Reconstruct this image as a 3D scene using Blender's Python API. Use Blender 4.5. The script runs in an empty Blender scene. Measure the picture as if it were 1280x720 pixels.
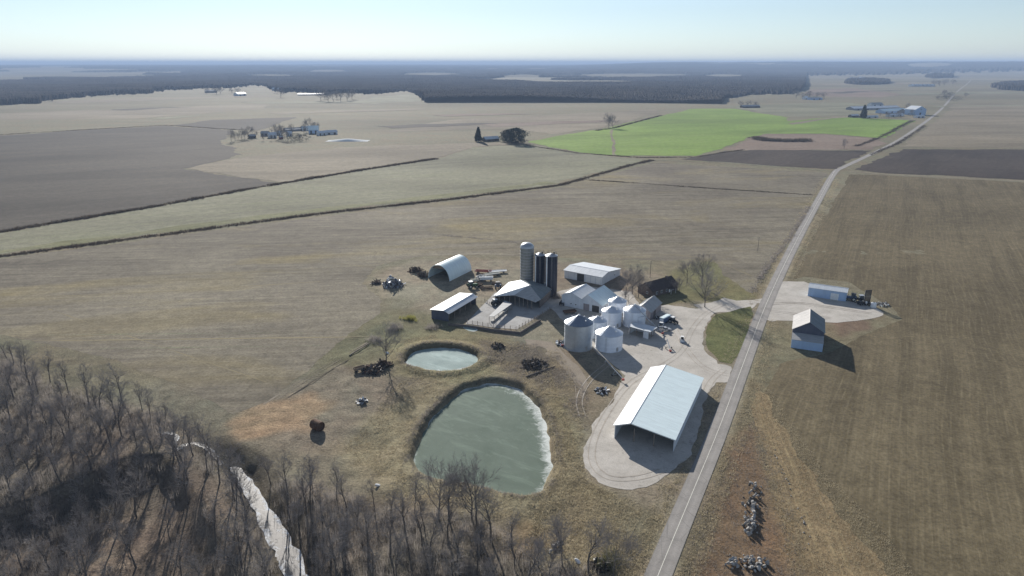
import bpy, bmesh, math, random
import numpy as np
from mathutils import Vector, Matrix
from mathutils.geometry import tessellate_polygon

random.seed(7)
rng = np.random.default_rng(7)
SC = bpy.context.scene
COL = SC.collection
R = math.radians

# ------------------------------------------------------------------ camera calibration (survey of the place)
H, F = 110.0, 854.0
PITCH = math.atan((360 - 79) / F)
CP, SP = math.cos(PITCH), math.sin(PITCH)

def G(u, v, z=0.0):
    """point of height z seen at photo position (u, v)"""
    dv = v - 360
    t = (H - z) / (dv * CP + F * SP)
    return ((u - 640) * t, (F * CP - dv * SP) * t)

def hgt(y, v):
    """height of the point at forward distance y that is seen in photo row v"""
    k = (v - 360) / F
    return H - y * (k * CP + SP) / (CP - k * SP)

def proj(x, y, z=0):
    w = H - z
    d = y * CP + w * SP
    return 640 + F * x / d, 360 + F * (w * CP - y * SP) / d

# ------------------------------------------------------------------ materials
MATS = {}

def rgb(c): return (c[0], c[1], c[2], 1.0)

class NT:
    def __init__(s, m):
        s.t = m.node_tree; s.n = s.t.nodes; s.l = s.t.links
        s.bsdf = s.n['Principled BSDF']
        s.geo = s.n.new('ShaderNodeNewGeometry')
        s.tc = None
    def pos(s): return s.geo.outputs['Position']
    def obj(s):
        if not s.tc: s.tc = s.n.new('ShaderNodeTexCoord')
        return s.tc.outputs['Object']
    def mapping(s, vec, scale=(1, 1, 1), rot=0.0, loc=(0, 0, 0)):
        a = vec
        if rot:
            m0 = s.n.new('ShaderNodeVectorRotate'); m0.rotation_type = 'Z_AXIS'
            s.l.new(vec, m0.inputs['Vector']); m0.inputs['Angle'].default_value = rot
            a = m0.outputs[0]
        m = s.n.new('ShaderNodeMapping'); m.inputs['Scale'].default_value = scale
        m.inputs['Location'].default_value = loc
        s.l.new(a, m.inputs['Vector']); return m.outputs[0]
    def noise(s, vec, scale, detail=3, rough=.55, dist=0.0):
        n = s.n.new('ShaderNodeTexNoise'); n.inputs['Scale'].default_value = scale
        n.inputs['Detail'].default_value = detail; n.inputs['Roughness'].default_value = rough
        n.inputs['Distortion'].default_value = dist
        s.l.new(vec, n.inputs['Vector']); return n.outputs['Fac']
    def ramp(s, fac, stops):
        r = s.n.new('ShaderNodeValToRGB'); e = r.color_ramp.elements
        while len(e) < len(stops): e.new(.5)
        for k, (p, c) in enumerate(stops):
            e[k].position = p; e[k].color = rgb(c) if hasattr(c, '__len__') else (c, c, c, 1)
        s.l.new(fac, r.inputs['Fac']); return r.outputs['Color']
    def mix(s, fac, a, b, mode='MIX'):
        m = s.n.new('ShaderNodeMix'); m.data_type = 'RGBA'; m.blend_type = mode
        for sock, val in ((m.inputs['Factor'], fac), (m.inputs['A'], a), (m.inputs['B'], b)):
            if hasattr(val, 'is_linked'): s.l.new(val, sock)
            elif isinstance(val, (int, float)): sock.default_value = val
            else: sock.default_value = rgb(val)
        return m.outputs['Result']
    def math(s, op, a, b=0.0):
        m = s.n.new('ShaderNodeMath'); m.operation = op
        for i, val in enumerate((a, b)):
            if hasattr(val, 'is_linked'): s.l.new(val, m.inputs[i])
            else: m.inputs[i].default_value = val
        return m.outputs[0]
    def bump(s, h, strength=.5, dist=.1):
        b = s.n.new('ShaderNodeBump'); b.inputs['Strength'].default_value = strength
        b.inputs['Distance'].default_value = dist
        s.l.new(h, b.inputs['Height']); s.l.new(b.outputs[0], s.bsdf.inputs['Normal'])
    def attr(s, name):
        a = s.n.new('ShaderNodeAttribute'); a.attribute_name = name; return a.outputs['Color']
    def color(s, c): s.l.new(c, s.bsdf.inputs['Base Color'])
    def set(s, rough=.8, metal=0.0, spec=.3):
        s.bsdf.inputs['Roughness'].default_value = rough
        s.bsdf.inputs['Metallic'].default_value = metal
        s.bsdf.inputs['Specular IOR Level'].default_value = spec

def newmat(name):
    m = bpy.data.materials.new(name); m.use_nodes = True
    MATS[name] = m
    return m, NT(m)

def simple(name, c, var=.25, scale=1.5, rough=.8, metal=0.0, spec=.3, bump=0.0):
    """weathered plain surface"""
    m, t = newmat(name)
    n = t.noise(t.obj(), scale, 5, .6)
    lo = tuple(x * (1 - var) for x in c); hi = tuple(min(1, x * (1 + var)) for x in c)
    t.color(t.ramp(n, [(.3, lo), (.7, hi)])); t.set(rough, metal, spec)
    if bump: t.bump(n, bump, .05)
    return m

def sheetmetal(name, c, axis='Y', pitch=.9, rough=.5, metal=0.0, dirt=.2, spec=.14):
    """ribbed metal cladding: ribs, faint streaks of dirt, sheet to sheet tone"""
    m, t = newmat(name)
    o = t.obj()
    sep = t.n.new('ShaderNodeSeparateXYZ'); t.l.new(o, sep.inputs[0])
    if axis == 'XY': coord = t.math('ADD', sep.outputs['X'], sep.outputs['Y'])
    else: coord = sep.outputs[axis]
    w = t.math('MULTIPLY', coord, 2 * math.pi / pitch)
    s_ = t.math('SINE', w)
    rib = t.math('POWER', t.math('ABSOLUTE', s_), 6)
    panel = t.n.new('ShaderNodeTexWhiteNoise'); panel.noise_dimensions = '1D'
    t.l.new(t.math('FLOOR', t.math('DIVIDE', coord, pitch * 1.0)), panel.inputs['W'])
    st = t.noise(t.mapping(o, (.7, .7, .25) if axis == 'XY' else ((.25, 1.2, .25) if axis == 'Y' else (.6, .6, .6))), 1.2, 5, .65)
    base = t.ramp(st, [(.25, tuple(x * (1 - dirt) for x in c)), (.6, c)])
    base = t.mix(t.math('MULTIPLY', panel.outputs['Value'], .14), base, tuple(x * .55 for x in c))
    t.color(base); t.set(rough, metal, spec); t.bump(rib, .35, .05)
    return m

def thin(name, a, b, scale=.3, tr=.5):
    m, t = newmat(name); n = t.noise(t.obj(), scale, 4, .7); c = t.ramp(n, [(.3, a), (.7, b)])
    t.color(c); t.set(.9, 0, .1)
    tl = t.n.new('ShaderNodeBsdfTranslucent'); t.l.new(c, tl.inputs['Color'])
    mx = t.n.new('ShaderNodeMixShader'); mx.inputs[0].default_value = tr
    t.l.new(t.bsdf.outputs[0], mx.inputs[1]); t.l.new(tl.outputs[0], mx.inputs[2])
    t.l.new(mx.outputs[0], t.n['Material Output'].inputs['Surface'])
    return m

# soils and crops ----------------------------------------------------
def land_mat():
    m, t = newmat('land'); p = t.pos()
    c = t.attr('Land')
    big = t.noise(p, .03, 4, .6, .4); mid = t.noise(p, .22, 5, .65, .3); fine = t.noise(p, 1.3, 4, .7); tiny = t.noise(p, 5.0, 3, .7)
    f = t.ramp(mid, [(.25, .62), (.5, 1.0), (.75, 1.32)])
    c = t.mix(1.0, c, f, 'MULTIPLY')
    f = t.ramp(fine, [(.3, .62), (.5, 1.0), (.72, 1.34)])
    c = t.mix(1.0, c, f, 'MULTIPLY')
    f = t.ramp(tiny, [(.3, .7), (.7, 1.25)])
    c = t.mix(1.0, c, f, 'MULTIPLY')
    tint = t.ramp(big, [(.35, (1.06, .98, .9)), (.65, (.93, 1.02, .95))])
    c = t.mix(.8, c, tint, 'MULTIPLY')
    c = t.mix(1.0, c, t.ramp(t.noise(t.mapping(p, (.0011, .0042, 1)), 1.0, 5, .62, .5), [(.32, .74), (.5, 1.0), (.68, 1.16)]), 'MULTIPLY')
    t.color(c); t.set(.95, 0, .04)
    hgt_ = t.math('ADD', t.math('MULTIPLY', fine, 1.0), t.math('MULTIPLY', tiny, .35))
    t.bump(hgt_, .9, .35)
    return m

def field_mat(name, a, b, c3, ang, across=.5, along=.012, contrast=.55, bigscale=.006, warm=None, bump=.12, lines=0.0, period=3.0, tram=0.0):
    """crop land: big soil patches a/b, streaks along the working direction in c3"""
    m, t = newmat(name); p = t.pos()
    big = t.noise(p, bigscale, 6, .62, .6)
    base = t.ramp(big, [(.36, a), (.62, b)])
    rot = -R(ang)
    st = t.noise(t.mapping(p, (along, across, 1), rot), 1.0, 5, .68, .15)
    st2 = t.noise(t.mapping(p, (along * .35, across * .12, 1), rot, (7, 3, 0)), 1.0, 5, .65, .3)
    col = t.mix(t.math('MULTIPLY', t.ramp(st, [(.47, 0.0), (.70, 1.0)]), contrast), base, c3)
    dk = tuple(x * .68 for x in a)
    col = t.mix(t.math('MULTIPLY', t.ramp(st2, [(.50, 0.0), (.68, 1.0)]), .6), col, dk)
    if warm is not None:
        wn = t.noise(t.mapping(p, (.5, 1.4, 1), rot, (3, 9, 0)), .012, 4, .6, .8)
        col = t.mix(t.ramp(wn, [(.52, 0.0), (.72, .75)]), col, warm)
    if lines:
        r = t.n.new('ShaderNodeVectorRotate'); r.rotation_type = 'Z_AXIS'
        t.l.new(p, r.inputs['Vector']); r.inputs['Angle'].default_value = rot
        sp = t.n.new('ShaderNodeSeparateXYZ'); t.l.new(r.outputs[0], sp.inputs[0])
        wob = t.math('MULTIPLY', t.noise(p, .009, 1), 16.0)
        yy = t.math('ADD', sp.outputs['Y'], wob)
        s_ = t.math('SINE', t.math('MULTIPLY', yy, 2 * math.pi / period))
        br = t.noise(t.mapping(p, (.05, .3, 1), rot), 1.0, 4, .7)
        lf = t.math('MULTIPLY', t.ramp(s_, [(.55, 0.0), (.95, 1.0)]), t.ramp(br, [(.42, 0.0), (.66, lines)]))
        col = t.mix(lf, col, c3)
    col = t.mix(1.0, col, t.ramp(t.noise(t.mapping(p, (.0018, .0065, 1)), 1.0, 5, .65, .6), [(.32, .78), (.5, 1.0), (.68, 1.15)]), 'MULTIPLY')
    fine = t.noise(p, .9, 4, .7)
    col = t.mix(1.0, col, t.ramp(fine, [(.28, .66), (.72, 1.32)]), 'MULTIPLY')
    col = t.mix(1.0, col, t.ramp(t.noise(p, .18, 4, .7, .5), [(.32, .8), (.68, 1.18)]), 'MULTIPLY')
    t.color(col); t.set(.95, 0, .04)
    t.bump(t.math('ADD', fine, st), bump * 3, .25)
    return m

def gravel_mat(name, a, b, track_ang=None):
    m, t = newmat(name); p = t.pos()
    n = t.noise(p, .12, 5, .65, .5); f = t.noise(p, 2.2, 5, .75); g = t.noise(p, .5, 4, .6, 1.2)
    c = t.ramp(n, [(.3, a), (.68, b)])
    c = t.mix(1.0, c, t.ramp(f, [(.3, .82), (.7, 1.14)]), 'MULTIPLY')
    c = t.mix(t.ramp(g, [(.56, 0.0), (.74, .55)]), c, tuple(x * .55 for x in a))
    t.color(c); t.set(.95, 0, .15); t.bump(f, .5, .08)
    return m

def road_mat():
    m, t = newmat('road'); p = t.pos()
    at = t.attr('Across')         # 0 centre .. 1 edge
    n = t.noise(p, 3.0, 5, .7); b = t.noise(p, .15, 4, .6)
    c = t.ramp(b, [(.3, (.215, .20, .182)), (.7, (.285, .265, .242))])
    wheel = t.ramp(at, [(.0, .93), (.25, .96), (.5, 1.1), (.75, .98), (.9, 1.0), (1.0, .8)])
    c = t.mix(1.0, c, wheel, 'MULTIPLY')
    c = t.mix(1.0, c, t.ramp(n, [(.3, .84), (.7, 1.14)]), 'MULTIPLY')
    v = t.n.new('ShaderNodeTexVoronoi'); v.feature = 'DISTANCE_TO_EDGE'; v.inputs['Scale'].default_value = .14
    t.l.new(t.mapping(p, (1, 1, 1)), v.inputs['Vector'])
    c = t.mix(t.ramp(v.outputs['Distance'], [(.0, .5), (.012, 0.0)]), c, (.09, .085, .08))
    t.color(c); t.set(.85, 0, .25); t.bump(n, .25, .02)
    return m

def ice_mat(name, a, b, white):
    m, t = newmat(name); p = t.pos()
    e = t.attr('Edge'); sep = t.n.new('ShaderNodeSeparateColor'); t.l.new(e, sep.inputs[0])
    n = t.noise(p, .06, 5, .65, .8); f = t.noise(p, .6, 5, .7, .6); fr = t.noise(p, .35, 6, .75, 1.0)
    c = t.ramp(n, [(.32, a), (.66, b)])
    sp = t.ramp(t.noise(p, .9, 5, .75, 1.5), [(.60, 0.0), (.75, .55)])
    c = t.mix(sp, c, tuple(min(1, x * 1.7) for x in b))
    band = t.math('ADD', sep.outputs[0], t.math('MULTIPLY', t.math('SUBTRACT', fr, .5), 2.2))
    cl = t.noise(t.mapping(p, (.05, .16, 1), .6), 1.0, 6, .72, 1.2)
    c = t.mix(t.ramp(cl, [(.50, 0.0), (.72, .45)]), c, tuple(min(1, x * 1.9) for x in b))
    c = t.mix(t.ramp(band, [(.36, 0.0), (1.15, .85)]), c, white)
    t.color(c); t.set(.8, 0, .06)
    t.bump(f, .12, .05)
    return m

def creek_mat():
    m, t = newmat('creek_ice_glint'); p = t.pos()
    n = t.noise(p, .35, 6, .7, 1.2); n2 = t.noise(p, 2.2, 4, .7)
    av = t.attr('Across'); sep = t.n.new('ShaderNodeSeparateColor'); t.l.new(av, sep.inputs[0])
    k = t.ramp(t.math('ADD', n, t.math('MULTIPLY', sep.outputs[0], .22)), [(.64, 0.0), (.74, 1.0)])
    c = t.mix(k, (.15, .14, .13), (.66, .68, .70))  # white patches paint sun glints onto the creek along with its ice
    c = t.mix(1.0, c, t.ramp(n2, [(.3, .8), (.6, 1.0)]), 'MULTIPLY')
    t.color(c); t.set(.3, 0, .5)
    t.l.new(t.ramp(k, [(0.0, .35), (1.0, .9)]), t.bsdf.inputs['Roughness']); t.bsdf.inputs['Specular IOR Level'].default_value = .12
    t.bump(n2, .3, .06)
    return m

def bark(name, a, b, scale=2.0):
    m, t = newmat(name); n = t.noise(t.obj(), scale, 4, .7)
    t.color(t.ramp(n, [(.3, a), (.7, b)])); t.set(.9, 0, .15)
    return m

land_mat()
field_mat('stubble', (.132, .113, .086), (.200, .176, .130), (.270, .240, .172), 6, across=.35, along=.014, contrast=.7, bigscale=.010, warm=(.235, .190, .085), lines=.18, period=4.5)
field_mat('strip_field', (.185, .175, .120), (.235, .225, .155), (.165, .185, .080), 24, across=.2, along=.008, bigscale=.007, contrast=.5)
field_mat('plowed', (.068, .058, .046), (.092, .080, .064), (.120, .104, .080), 30, across=.08, along=.006, bigscale=.004, contrast=.35)
field_mat('dark_soil', (.052, .041, .034), (.070, .056, .046), (.090, .074, .060), 52, across=.2, along=.01, bigscale=.006, contrast=.35)
field_mat('tan_field', (.185, .155, .108), (.240, .205, .148), (.28, .245, .18), 12, across=.09, along=.006, bigscale=.004)
field_mat('wheat', (.150, .230, .042), (.185, .270, .055), (.215, .265, .085), 30, across=.08, along=.008, bigscale=.005, contrast=.6, lines=.3, period=18)
field_mat('bean_field', (.116, .094, .056), (.148, .121, .074), (.215, .178, .110), 61, across=.8, along=.016, contrast=.42, bigscale=.012, lines=.42, period=2.4)
field_mat('straw', (.19, .140, .080), (.24, .178, .102), (.38, .295, .165), 80, across=.9, along=.04, contrast=.9, bigscale=.05)
field_mat('reddish_field', (.20, .15, .115), (.235, .185, .145), (.17, .13, .10), 10, across=.1, along=.01, bigscale=.01)
gravel_mat('gravel', (.36, .332, .29), (.50, .465, .415))
gravel_mat('concrete_yard', (.30, .29, .27), (.44, .43, .41))
field_mat('ditch_grass', (.150, .150, .070), (.20, .195, .11), (.235, .215, .13), 40, across=.25, along=.03, bigscale=.02)
gravel_mat('warm_soil', (.19, .155, .085), (.235, .195, .11))
gravel_mat('rut', (.31, .275, .23), (.43, .385, .325))
gravel_mat('dirt', (.19, .155, .115), (.26, .22, .17))
road_mat()
ice_mat('ice_green', (.096, .128, .098), (.130, .165, .130), (.66, .69, .66))
ice_mat('ice_blue', (.21, .275, .26), (.29, .355, .335), (.80, .82, .82))
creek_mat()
bark('bark', (.085, .074, .066), (.165, .145, .128))
thin('twig', (.25, .235, .23), (.38, .355, .34), .6, .4)
thin('brush', (.19, .172, .158), (.31, .28, .25), .4)
thin('dark_brush', (.05, .040, .030), (.125, .098, .072), .4, .3)
thin('dry_blade', (.32, .272, .182), (.52, .452, .310), .25)
thin('green_brush', (.05, .055, .03), (.11, .11, .05), .4)
bark('needles', (.014, .024, .012), (.040, .055, .028), .7)
bark('canopy', (.030, .029, .029), (.085, .076, .066), .006)
bark('hill_land', (.18, .165, .13), (.30, .27, .20), .0011)
bark('rust', (.075, .045, .032), (.16, .095, .06), 2)
bark('planks', (.16, .12, .085), (.30, .24, .18), 3)
bark('old_boards', (.10, .088, .080), (.19, .165, .15), 2.5)
bark('rock', (.20, .19, .175), (.48, .46, .43), .7)
bark('dark_rock', (.06, .055, .05), (.16, .15, .135), .7)
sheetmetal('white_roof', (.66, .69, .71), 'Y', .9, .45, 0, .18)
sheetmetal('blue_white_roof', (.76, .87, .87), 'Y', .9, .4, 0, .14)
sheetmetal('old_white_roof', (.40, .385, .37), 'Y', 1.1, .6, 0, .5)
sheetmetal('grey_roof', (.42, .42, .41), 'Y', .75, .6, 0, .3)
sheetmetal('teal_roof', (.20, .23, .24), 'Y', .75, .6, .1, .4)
sheetmetal('white_wall', (.70, .73, .76), 'XY', .9, .5, 0, .18)
sheetmetal('grey_wall', (.30, .30, .32), 'XY', .9, .6, 0, .3)
sheetmetal('blue_wall', (.40, .54, .74), 'XY', .9, .5, 0, .12)
sheetmetal('purlin_wall', (.34, .30, .30), 'XY', .6, .7, 0, .35)
sheetmetal('bin_white', (.80, .85, .92), 'Z', .55, .4, 0, .1)
sheetmetal('bin_grey', (.50, .55, .60), 'Z', .8, .38, .55, .15)
sheetmetal('bin_roof', (.66, .70, .75), 'Z', 9.0, .38, .35, .12)
sheetmetal('bin_roof_dark', (.22, .26, .32), 'Z', 9.0, .45, .4, .2)
sheetmetal('silo_stave', (.27, .27, .25), 'Z', .75, .7, 0, .3)
sheetmetal('silo_blue', (.022, .026, .042), 'Z', 1.4, .35, 0, .3)
sheetmetal('brown_roof', (.075, .058, .052), 'X', .5, .8, 0, .3, .2)
sheetmetal('slate_wall', (.11, .12, .16), 'XY', .9, .7, 0, .3)
simple('house_wall', (.13, .10, .085), .2, 3, .8)
simple('white_paint', (.78, .79, .78), .08, 1, .5)
simple('glass', (.05, .07, .09), .1, 1, .08, 0, .6)
simple('black_iron', (.02, .02, .022), .3, 2, .6)
simple('tyre', (.018, .018, .018), .3, 4, .85)
simple('green_paint', (.03, .10, .03), .2, 2, .4)
simple('red_paint', (.28, .045, .03), .25, 2, .5)
simple('blue_paint', (.05, .09, .18), .2, 2, .4)
simple('steel', (.45, .46, .47), .15, 2, .4, .6)
simple('concrete', (.42, .41, .38), .2, .6, .9, bump=.3)
simple('inside', (.06, .055, .05), .2, 1, .9)
simple('wood_post', (.24, .20, .16), .25, 3, .9)
simple('tarp', (.70, .71, .69), .06, .5, 1.0, 0, 0.0)
thin('yellow_green', (.19, .18, .05), (.30, .29, .09), .5)
simple('line_paint', (.62, .60, .52), .3, 6, .8)
simple('ochre_clay', (.42, .27, .15), .2, .5, .95)
M = MATS

for k in ('canopy', 'hill_land'): M[k].node_tree.nodes['Principled BSDF'].inputs['Specular IOR Level'].default_value = 0
# ------------------------------------------------------------------ mesh helpers
class MB:
    """collects shapes, builds ONE mesh object"""
    def __init__(s): s.v = []; s.f = []
    def add(s, vs, fs):
        o = len(s.v); s.v.extend([tuple(p) for p in vs]); s.f.extend([tuple(i + o for i in q) for q in fs]); return s
    def box(s, c, d, rz=0.0, m=None):
        x, y, z = d[0] / 2, d[1] / 2, d[2] / 2
        vs = [Vector((a * x, b * y, e * z)) for e in (-1, 1) for a, b in ((-1, -1), (1, -1), (1, 1), (-1, 1))]
        if rz:
            q = Matrix.Rotation(rz, 3, 'Z'); vs = [q @ p for p in vs]
        if m is not None: vs = [m @ p for p in vs]
        vs = [p + Vector(c) for p in vs]
        return s.add(vs, [(3, 2, 1, 0), (4, 5, 6, 7), (0, 1, 5, 4), (1, 2, 6, 5), (2, 3, 7, 6), (3, 0, 4, 7)])
    def prism(s, poly, vec):
        n = len(poly); a = [Vector(p) for p in poly]; b = [p + Vector(vec) for p in a]
        return s.add(a + b, [tuple(range(n - 1, -1, -1)), tuple(range(n, 2 * n))] +
                     [(i, (i + 1) % n, n + (i + 1) % n, n + i) for i in range(n)])
    def tube(s, p0, p1, r0, r1=None, k=8, cap=True):
        r1 = r0 if r1 is None else r1
        p0, p1 = Vector(p0), Vector(p1); d = (p1 - p0).normalized()
        a = d.orthogonal().normalized(); b = d.cross(a)
        vs = [p0 + (a * math.cos(2 * math.pi * i / k) + b * math.sin(2 * math.pi * i / k)) * r0 for i in range(k)]
        vs += [p1 + (a * math.cos(2 * math.pi * i / k) + b * math.sin(2 * math.pi * i / k)) * r1 for i in range(k)]
        fs = [(i, (i + 1) % k, k + (i + 1) % k, k + i) for i in range(k)]
        if cap: fs += [tuple(range(k - 1, -1, -1)), tuple(range(k, 2 * k))]
        return s.add(vs, fs)
    def lathe(s, prof, k=32, c=(0, 0)):
        vs = []; fs = []
        for r, z in prof:
            for i in range(k):
                a = 2 * math.pi * i / k; vs.append((c[0] + r * math.cos(a), c[1] + r * math.sin(a), z))
        for j in range(len(prof) - 1):
            for i in range(k):
                fs.append((j * k + i, j * k + (i + 1) % k, (j + 1) * k + (i + 1) % k, (j + 1) * k + i))
        return s.add(vs, fs)
    def build(s, name, mat, parent=None, smooth=False):
        me = bpy.data.meshes.new(name); me.from_pydata(s.v, [], s.f); me.update()
        me.materials.append(M[mat] if isinstance(mat, str) else mat)
        if smooth: me.polygons.foreach_set('use_smooth', [True] * len(me.polygons))
        o = bpy.data.objects.new(name, me); COL.objects.link(o)
        if parent is not None: o.parent = parent
        return o

def npmesh(name, verts, faces, mat, parent=None, smooth=False):
    """verts (n,3), faces (m,3|4) arrays"""
    verts = np.asarray(verts, np.float32); faces = np.asarray(faces, np.int32); k = faces.shape[1]
    me = bpy.data.meshes.new(name)
    me.vertices.add(len(verts)); me.vertices.foreach_set('co', verts.ravel())
    me.loops.add(faces.size); me.loops.foreach_set('vertex_index', faces.ravel())
    me.polygons.add(len(faces)); me.polygons.foreach_set('loop_start', np.arange(0, faces.size, k, dtype=np.int32))
    me.update(calc_edges=True)
    me.polygons.foreach_set('use_smooth', np.full(len(faces), bool(smooth)))
    me.materials.append(M[mat])
    o = bpy.data.objects.new(name, me); COL.objects.link(o)
    if parent is not None: o.parent = parent
    return o

def tag(o, label=None, cat=None, group=None, kind=None):
    if label: o['label'] = label
    if cat: o['category'] = cat
    if group: o['group'] = group
    if kind: o['kind'] = kind
    return o

def empty(name, loc, rz=0.0, **kw):
    o = bpy.data.objects.new(name, None); COL.objects.link(o)
    o.location = (loc[0], loc[1], loc[2] if len(loc) > 2 else 0.0); o.rotation_euler.z = rz
    o.empty_display_size = .5
    return tag(o, **kw)

def copy_tree(o, parent=None):
    kids = [c for c in bpy.data.objects if c.parent == o]
    c = o.copy(); COL.objects.link(c)
    if parent is not None: c.parent = parent
    for ch in kids: copy_tree(ch, c)
    return c

# ------------------------------------------------------------------ terrain
def poly_sd(px, py, poly):
    """signed distance (negative inside) of arrays of points to a polygon"""
    P = np.asarray(poly, float); n = len(P)
    d = np.full(px.shape, 1e18); ins = np.zeros(px.shape, bool)
    for i in range(n):
        a = P[i]; b = P[(i + 1) % n]; e = b - a
        wx = px - a[0]; wy = py - a[1]
        t = np.clip((wx * e[0] + wy * e[1]) / max(1e-9, e @ e), 0, 1)
        d = np.minimum(d, (wx - e[0] * t) ** 2 + (wy - e[1] * t) ** 2)
        c = ((a[1] <= py) & (b[1] > py)) | ((b[1] <= py) & (a[1] > py))
        with np.errstate(divide='ignore', invalid='ignore'):
            xi = a[0] + (py - a[1]) / (b[1] - a[1] if b[1] != a[1] else 1e-12) * e[0]
        ins ^= c & (px < xi)
    d = np.sqrt(d); return np.where(ins, -d, d)

def line_d(px, py, pts):
    P = np.asarray(pts, float); d = np.full(px.shape, 1e18)
    for i in range(len(P) - 1):
        a = P[i]; e = P[i + 1] - a
        t = np.clip(((px - a[0]) * e[0] + (py - a[1]) * e[1]) / (e @ e), 0, 1)
        d = np.minimum(d, (px - a[0] - e[0] * t) ** 2 + (py - a[1] - e[1] * t) ** 2)
    return np.sqrt(d)

def smooth_poly(pts, n=2):
    for _ in range(n):
        q = []
        for i in range(len(pts)):
            a, b = pts[i], pts[(i + 1) % len(pts)]
            q += [(a[0] * .75 + b[0] * .25, a[1] * .75 + b[1] * .25), (a[0] * .25 + b[0] * .75, a[1] * .25 + b[1] * .75)]
        pts = q
    return pts

def smooth_line(pts, n=2):
    for _ in range(n):
        q = [pts[0]]
        for i in range(len(pts) - 1):
            a, b = pts[i], pts[i + 1]
            q += [(a[0] * .75 + b[0] * .25, a[1] * .75 + b[1] * .25), (a[0] * .25 + b[0] * .75, a[1] * .25 + b[1] * .75)]
        q.append(pts[-1]); pts = q
    return pts

def PX(pts, z=0): return [G(u, v, z) for u, v in pts]

WB, WS = -1.5, -0.9          # ice levels
big_pond = smooth_poly(PX([(516, 572), (524, 545), (545, 515), (575, 488), (605, 479), (640, 480), (668, 500), (684, 528), (691, 565), (689, 595), (680, 617), (655, 625), (620, 617), (585, 606), (545, 602), (520, 592)], WB))
small_pond = smooth_poly(PX([(506, 449), (515, 440), (535, 434), (570, 435), (598, 444), (600, 452), (586, 462), (556, 468), (525, 463), (508, 456)], WS))
creek = smooth_line(PX([(-60, 612), (30, 600), (110, 575), (170, 560), (205, 575), (222, 560), (214, 548), (235, 543), (262, 554), (278, 570), (298, 588), (312, 610), (330, 640), (348, 672), (366, 705), (376, 745), (380, 790)], -2.5))
creek_seen = [p for p in creek if proj(p[0], p[1], -2.5)[0] > 258]
bluff = PX([(-80, 668), (40, 640), (120, 590), (190, 562), (225, 540)])

def vnoise(x, y, s, seed):
    """smooth value noise"""
    x = x / s; y = y / s
    xi = np.floor(x).astype(np.int64); yi = np.floor(y).astype(np.int64)
    fx = x - xi; fy = y - yi; fx = fx * fx * (3 - 2 * fx); fy = fy * fy * (3 - 2 * fy)
    def h(a, b):
        n = (a * 374761393 + b * 668265263 + seed * 974711) & 0x7fffffff
        n = ((n ^ (n >> 13)) * 1274126177) & 0x7fffffff
        return ((n ^ (n >> 16)) & 0xffff) / 65535.0
    return (h(xi, yi) * (1 - fx) + h(xi + 1, yi) * fx) * (1 - fy) + (h(xi, yi + 1) * (1 - fx) + h(xi + 1, yi + 1) * fx) * fy

def sstep(a, b, x):
    t = np.clip((x - a) / (b - a), 0, 1); return t * t * (3 - 2 * t)

LEFT_FIELD = [(-260, 352), (0, 323), (200, 297), (400, 271), (560, 252), (700, 234), (815, 203), (1034, 216), (1014, 255), (985, 300), (938, 366), (905, 345), (890, 322), (840, 326), (700, 322), (600, 318), (530, 320), (470, 333), (452, 355), (478, 376), (470, 395), (420, 430), (385, 465), (335, 502), (292, 518), (240, 488), (150, 452), (60, 430), (-60, 402), (-260, 395)]
flat_zone = PX([(560, 420), (640, 420), (690, 430), (735, 500), (725, 560), (730, 600), (780, 625), (790, 950), (4200, 950), (2600, 330), (500, 318), (455, 345), (500, 380), (540, 415)])
wood_poly = PX([(-330, 420), (0, 440), (60, 476), (130, 503), (200, 520), (240, 545), (290, 575), (350, 600), (420, 622), (520, 640), (600, 648), (660, 690), (740, 716), (760, 780), (-400, 780)])

def height(x, y):
    z = np.zeros_like(x)
    fz = sstep(0, 14, poly_sd(x, y, flat_zone))
    w = 1 - sstep(-6, 10, poly_sd(x, y, wood_poly))
    z += fz * ((vnoise(x, y, 5.5, 1) - .5) * .5 + (vnoise(x, y, 2.2, 2) - .5) * .28 + (vnoise(x, y, 14, 3) - .5) * .6) * (sstep(430, 330, y) * .8 + .0)
    z += w * ((vnoise(x, y, 16, 5) - .5) * 1.8)
    z *= sstep(0.5, 9, poly_sd(x, y, PX(LEFT_FIELD)))
    # creek valley and the bluff north of it
    dc = line_d(x, y, creek_seen)
    tp = 1 - sstep(168, 187, y)
    z -= tp * (2.4 * (1 - sstep(3.2, 9, dc)) + 1.0 * (1 - sstep(2.0, 4.2, dc)))
    south = PX([(-160, 690), (-80, 660), (40, 628), (120, 592), (170, 574), (198, 572), (235, 620), (280, 690), (300, 790), (-200, 800)])
    z -= 5.0 * (1 - sstep(-2.5, 3.0, poly_sd(x, y, south))) * sstep(4, 24, dc)
    # ponds: raised rim then basin
    for poly, lvl, rim, wid in ((big_pond, WB, .35, 11), (small_pond, WS, .8, 7)):
        d = poly_sd(x, y, poly)
        k = sstep(-1.8, 1.7, d + (vnoise(x, y, 3.2, 81) - .5) * 1.5)
        rimh = rim * (1 - sstep(2.5, wid, d)) * (.45 + .9 * vnoise(x, y, 9, 82)) + (vnoise(x, y, 2.4, 83) - .5) * .35 * (1 - sstep(2, wid, d))
        base = z * sstep(0, 8, d) + rimh
        z = np.where(d < wid, (lvl - 1.3) * (1 - k) + base * k, z)
    return z

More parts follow.
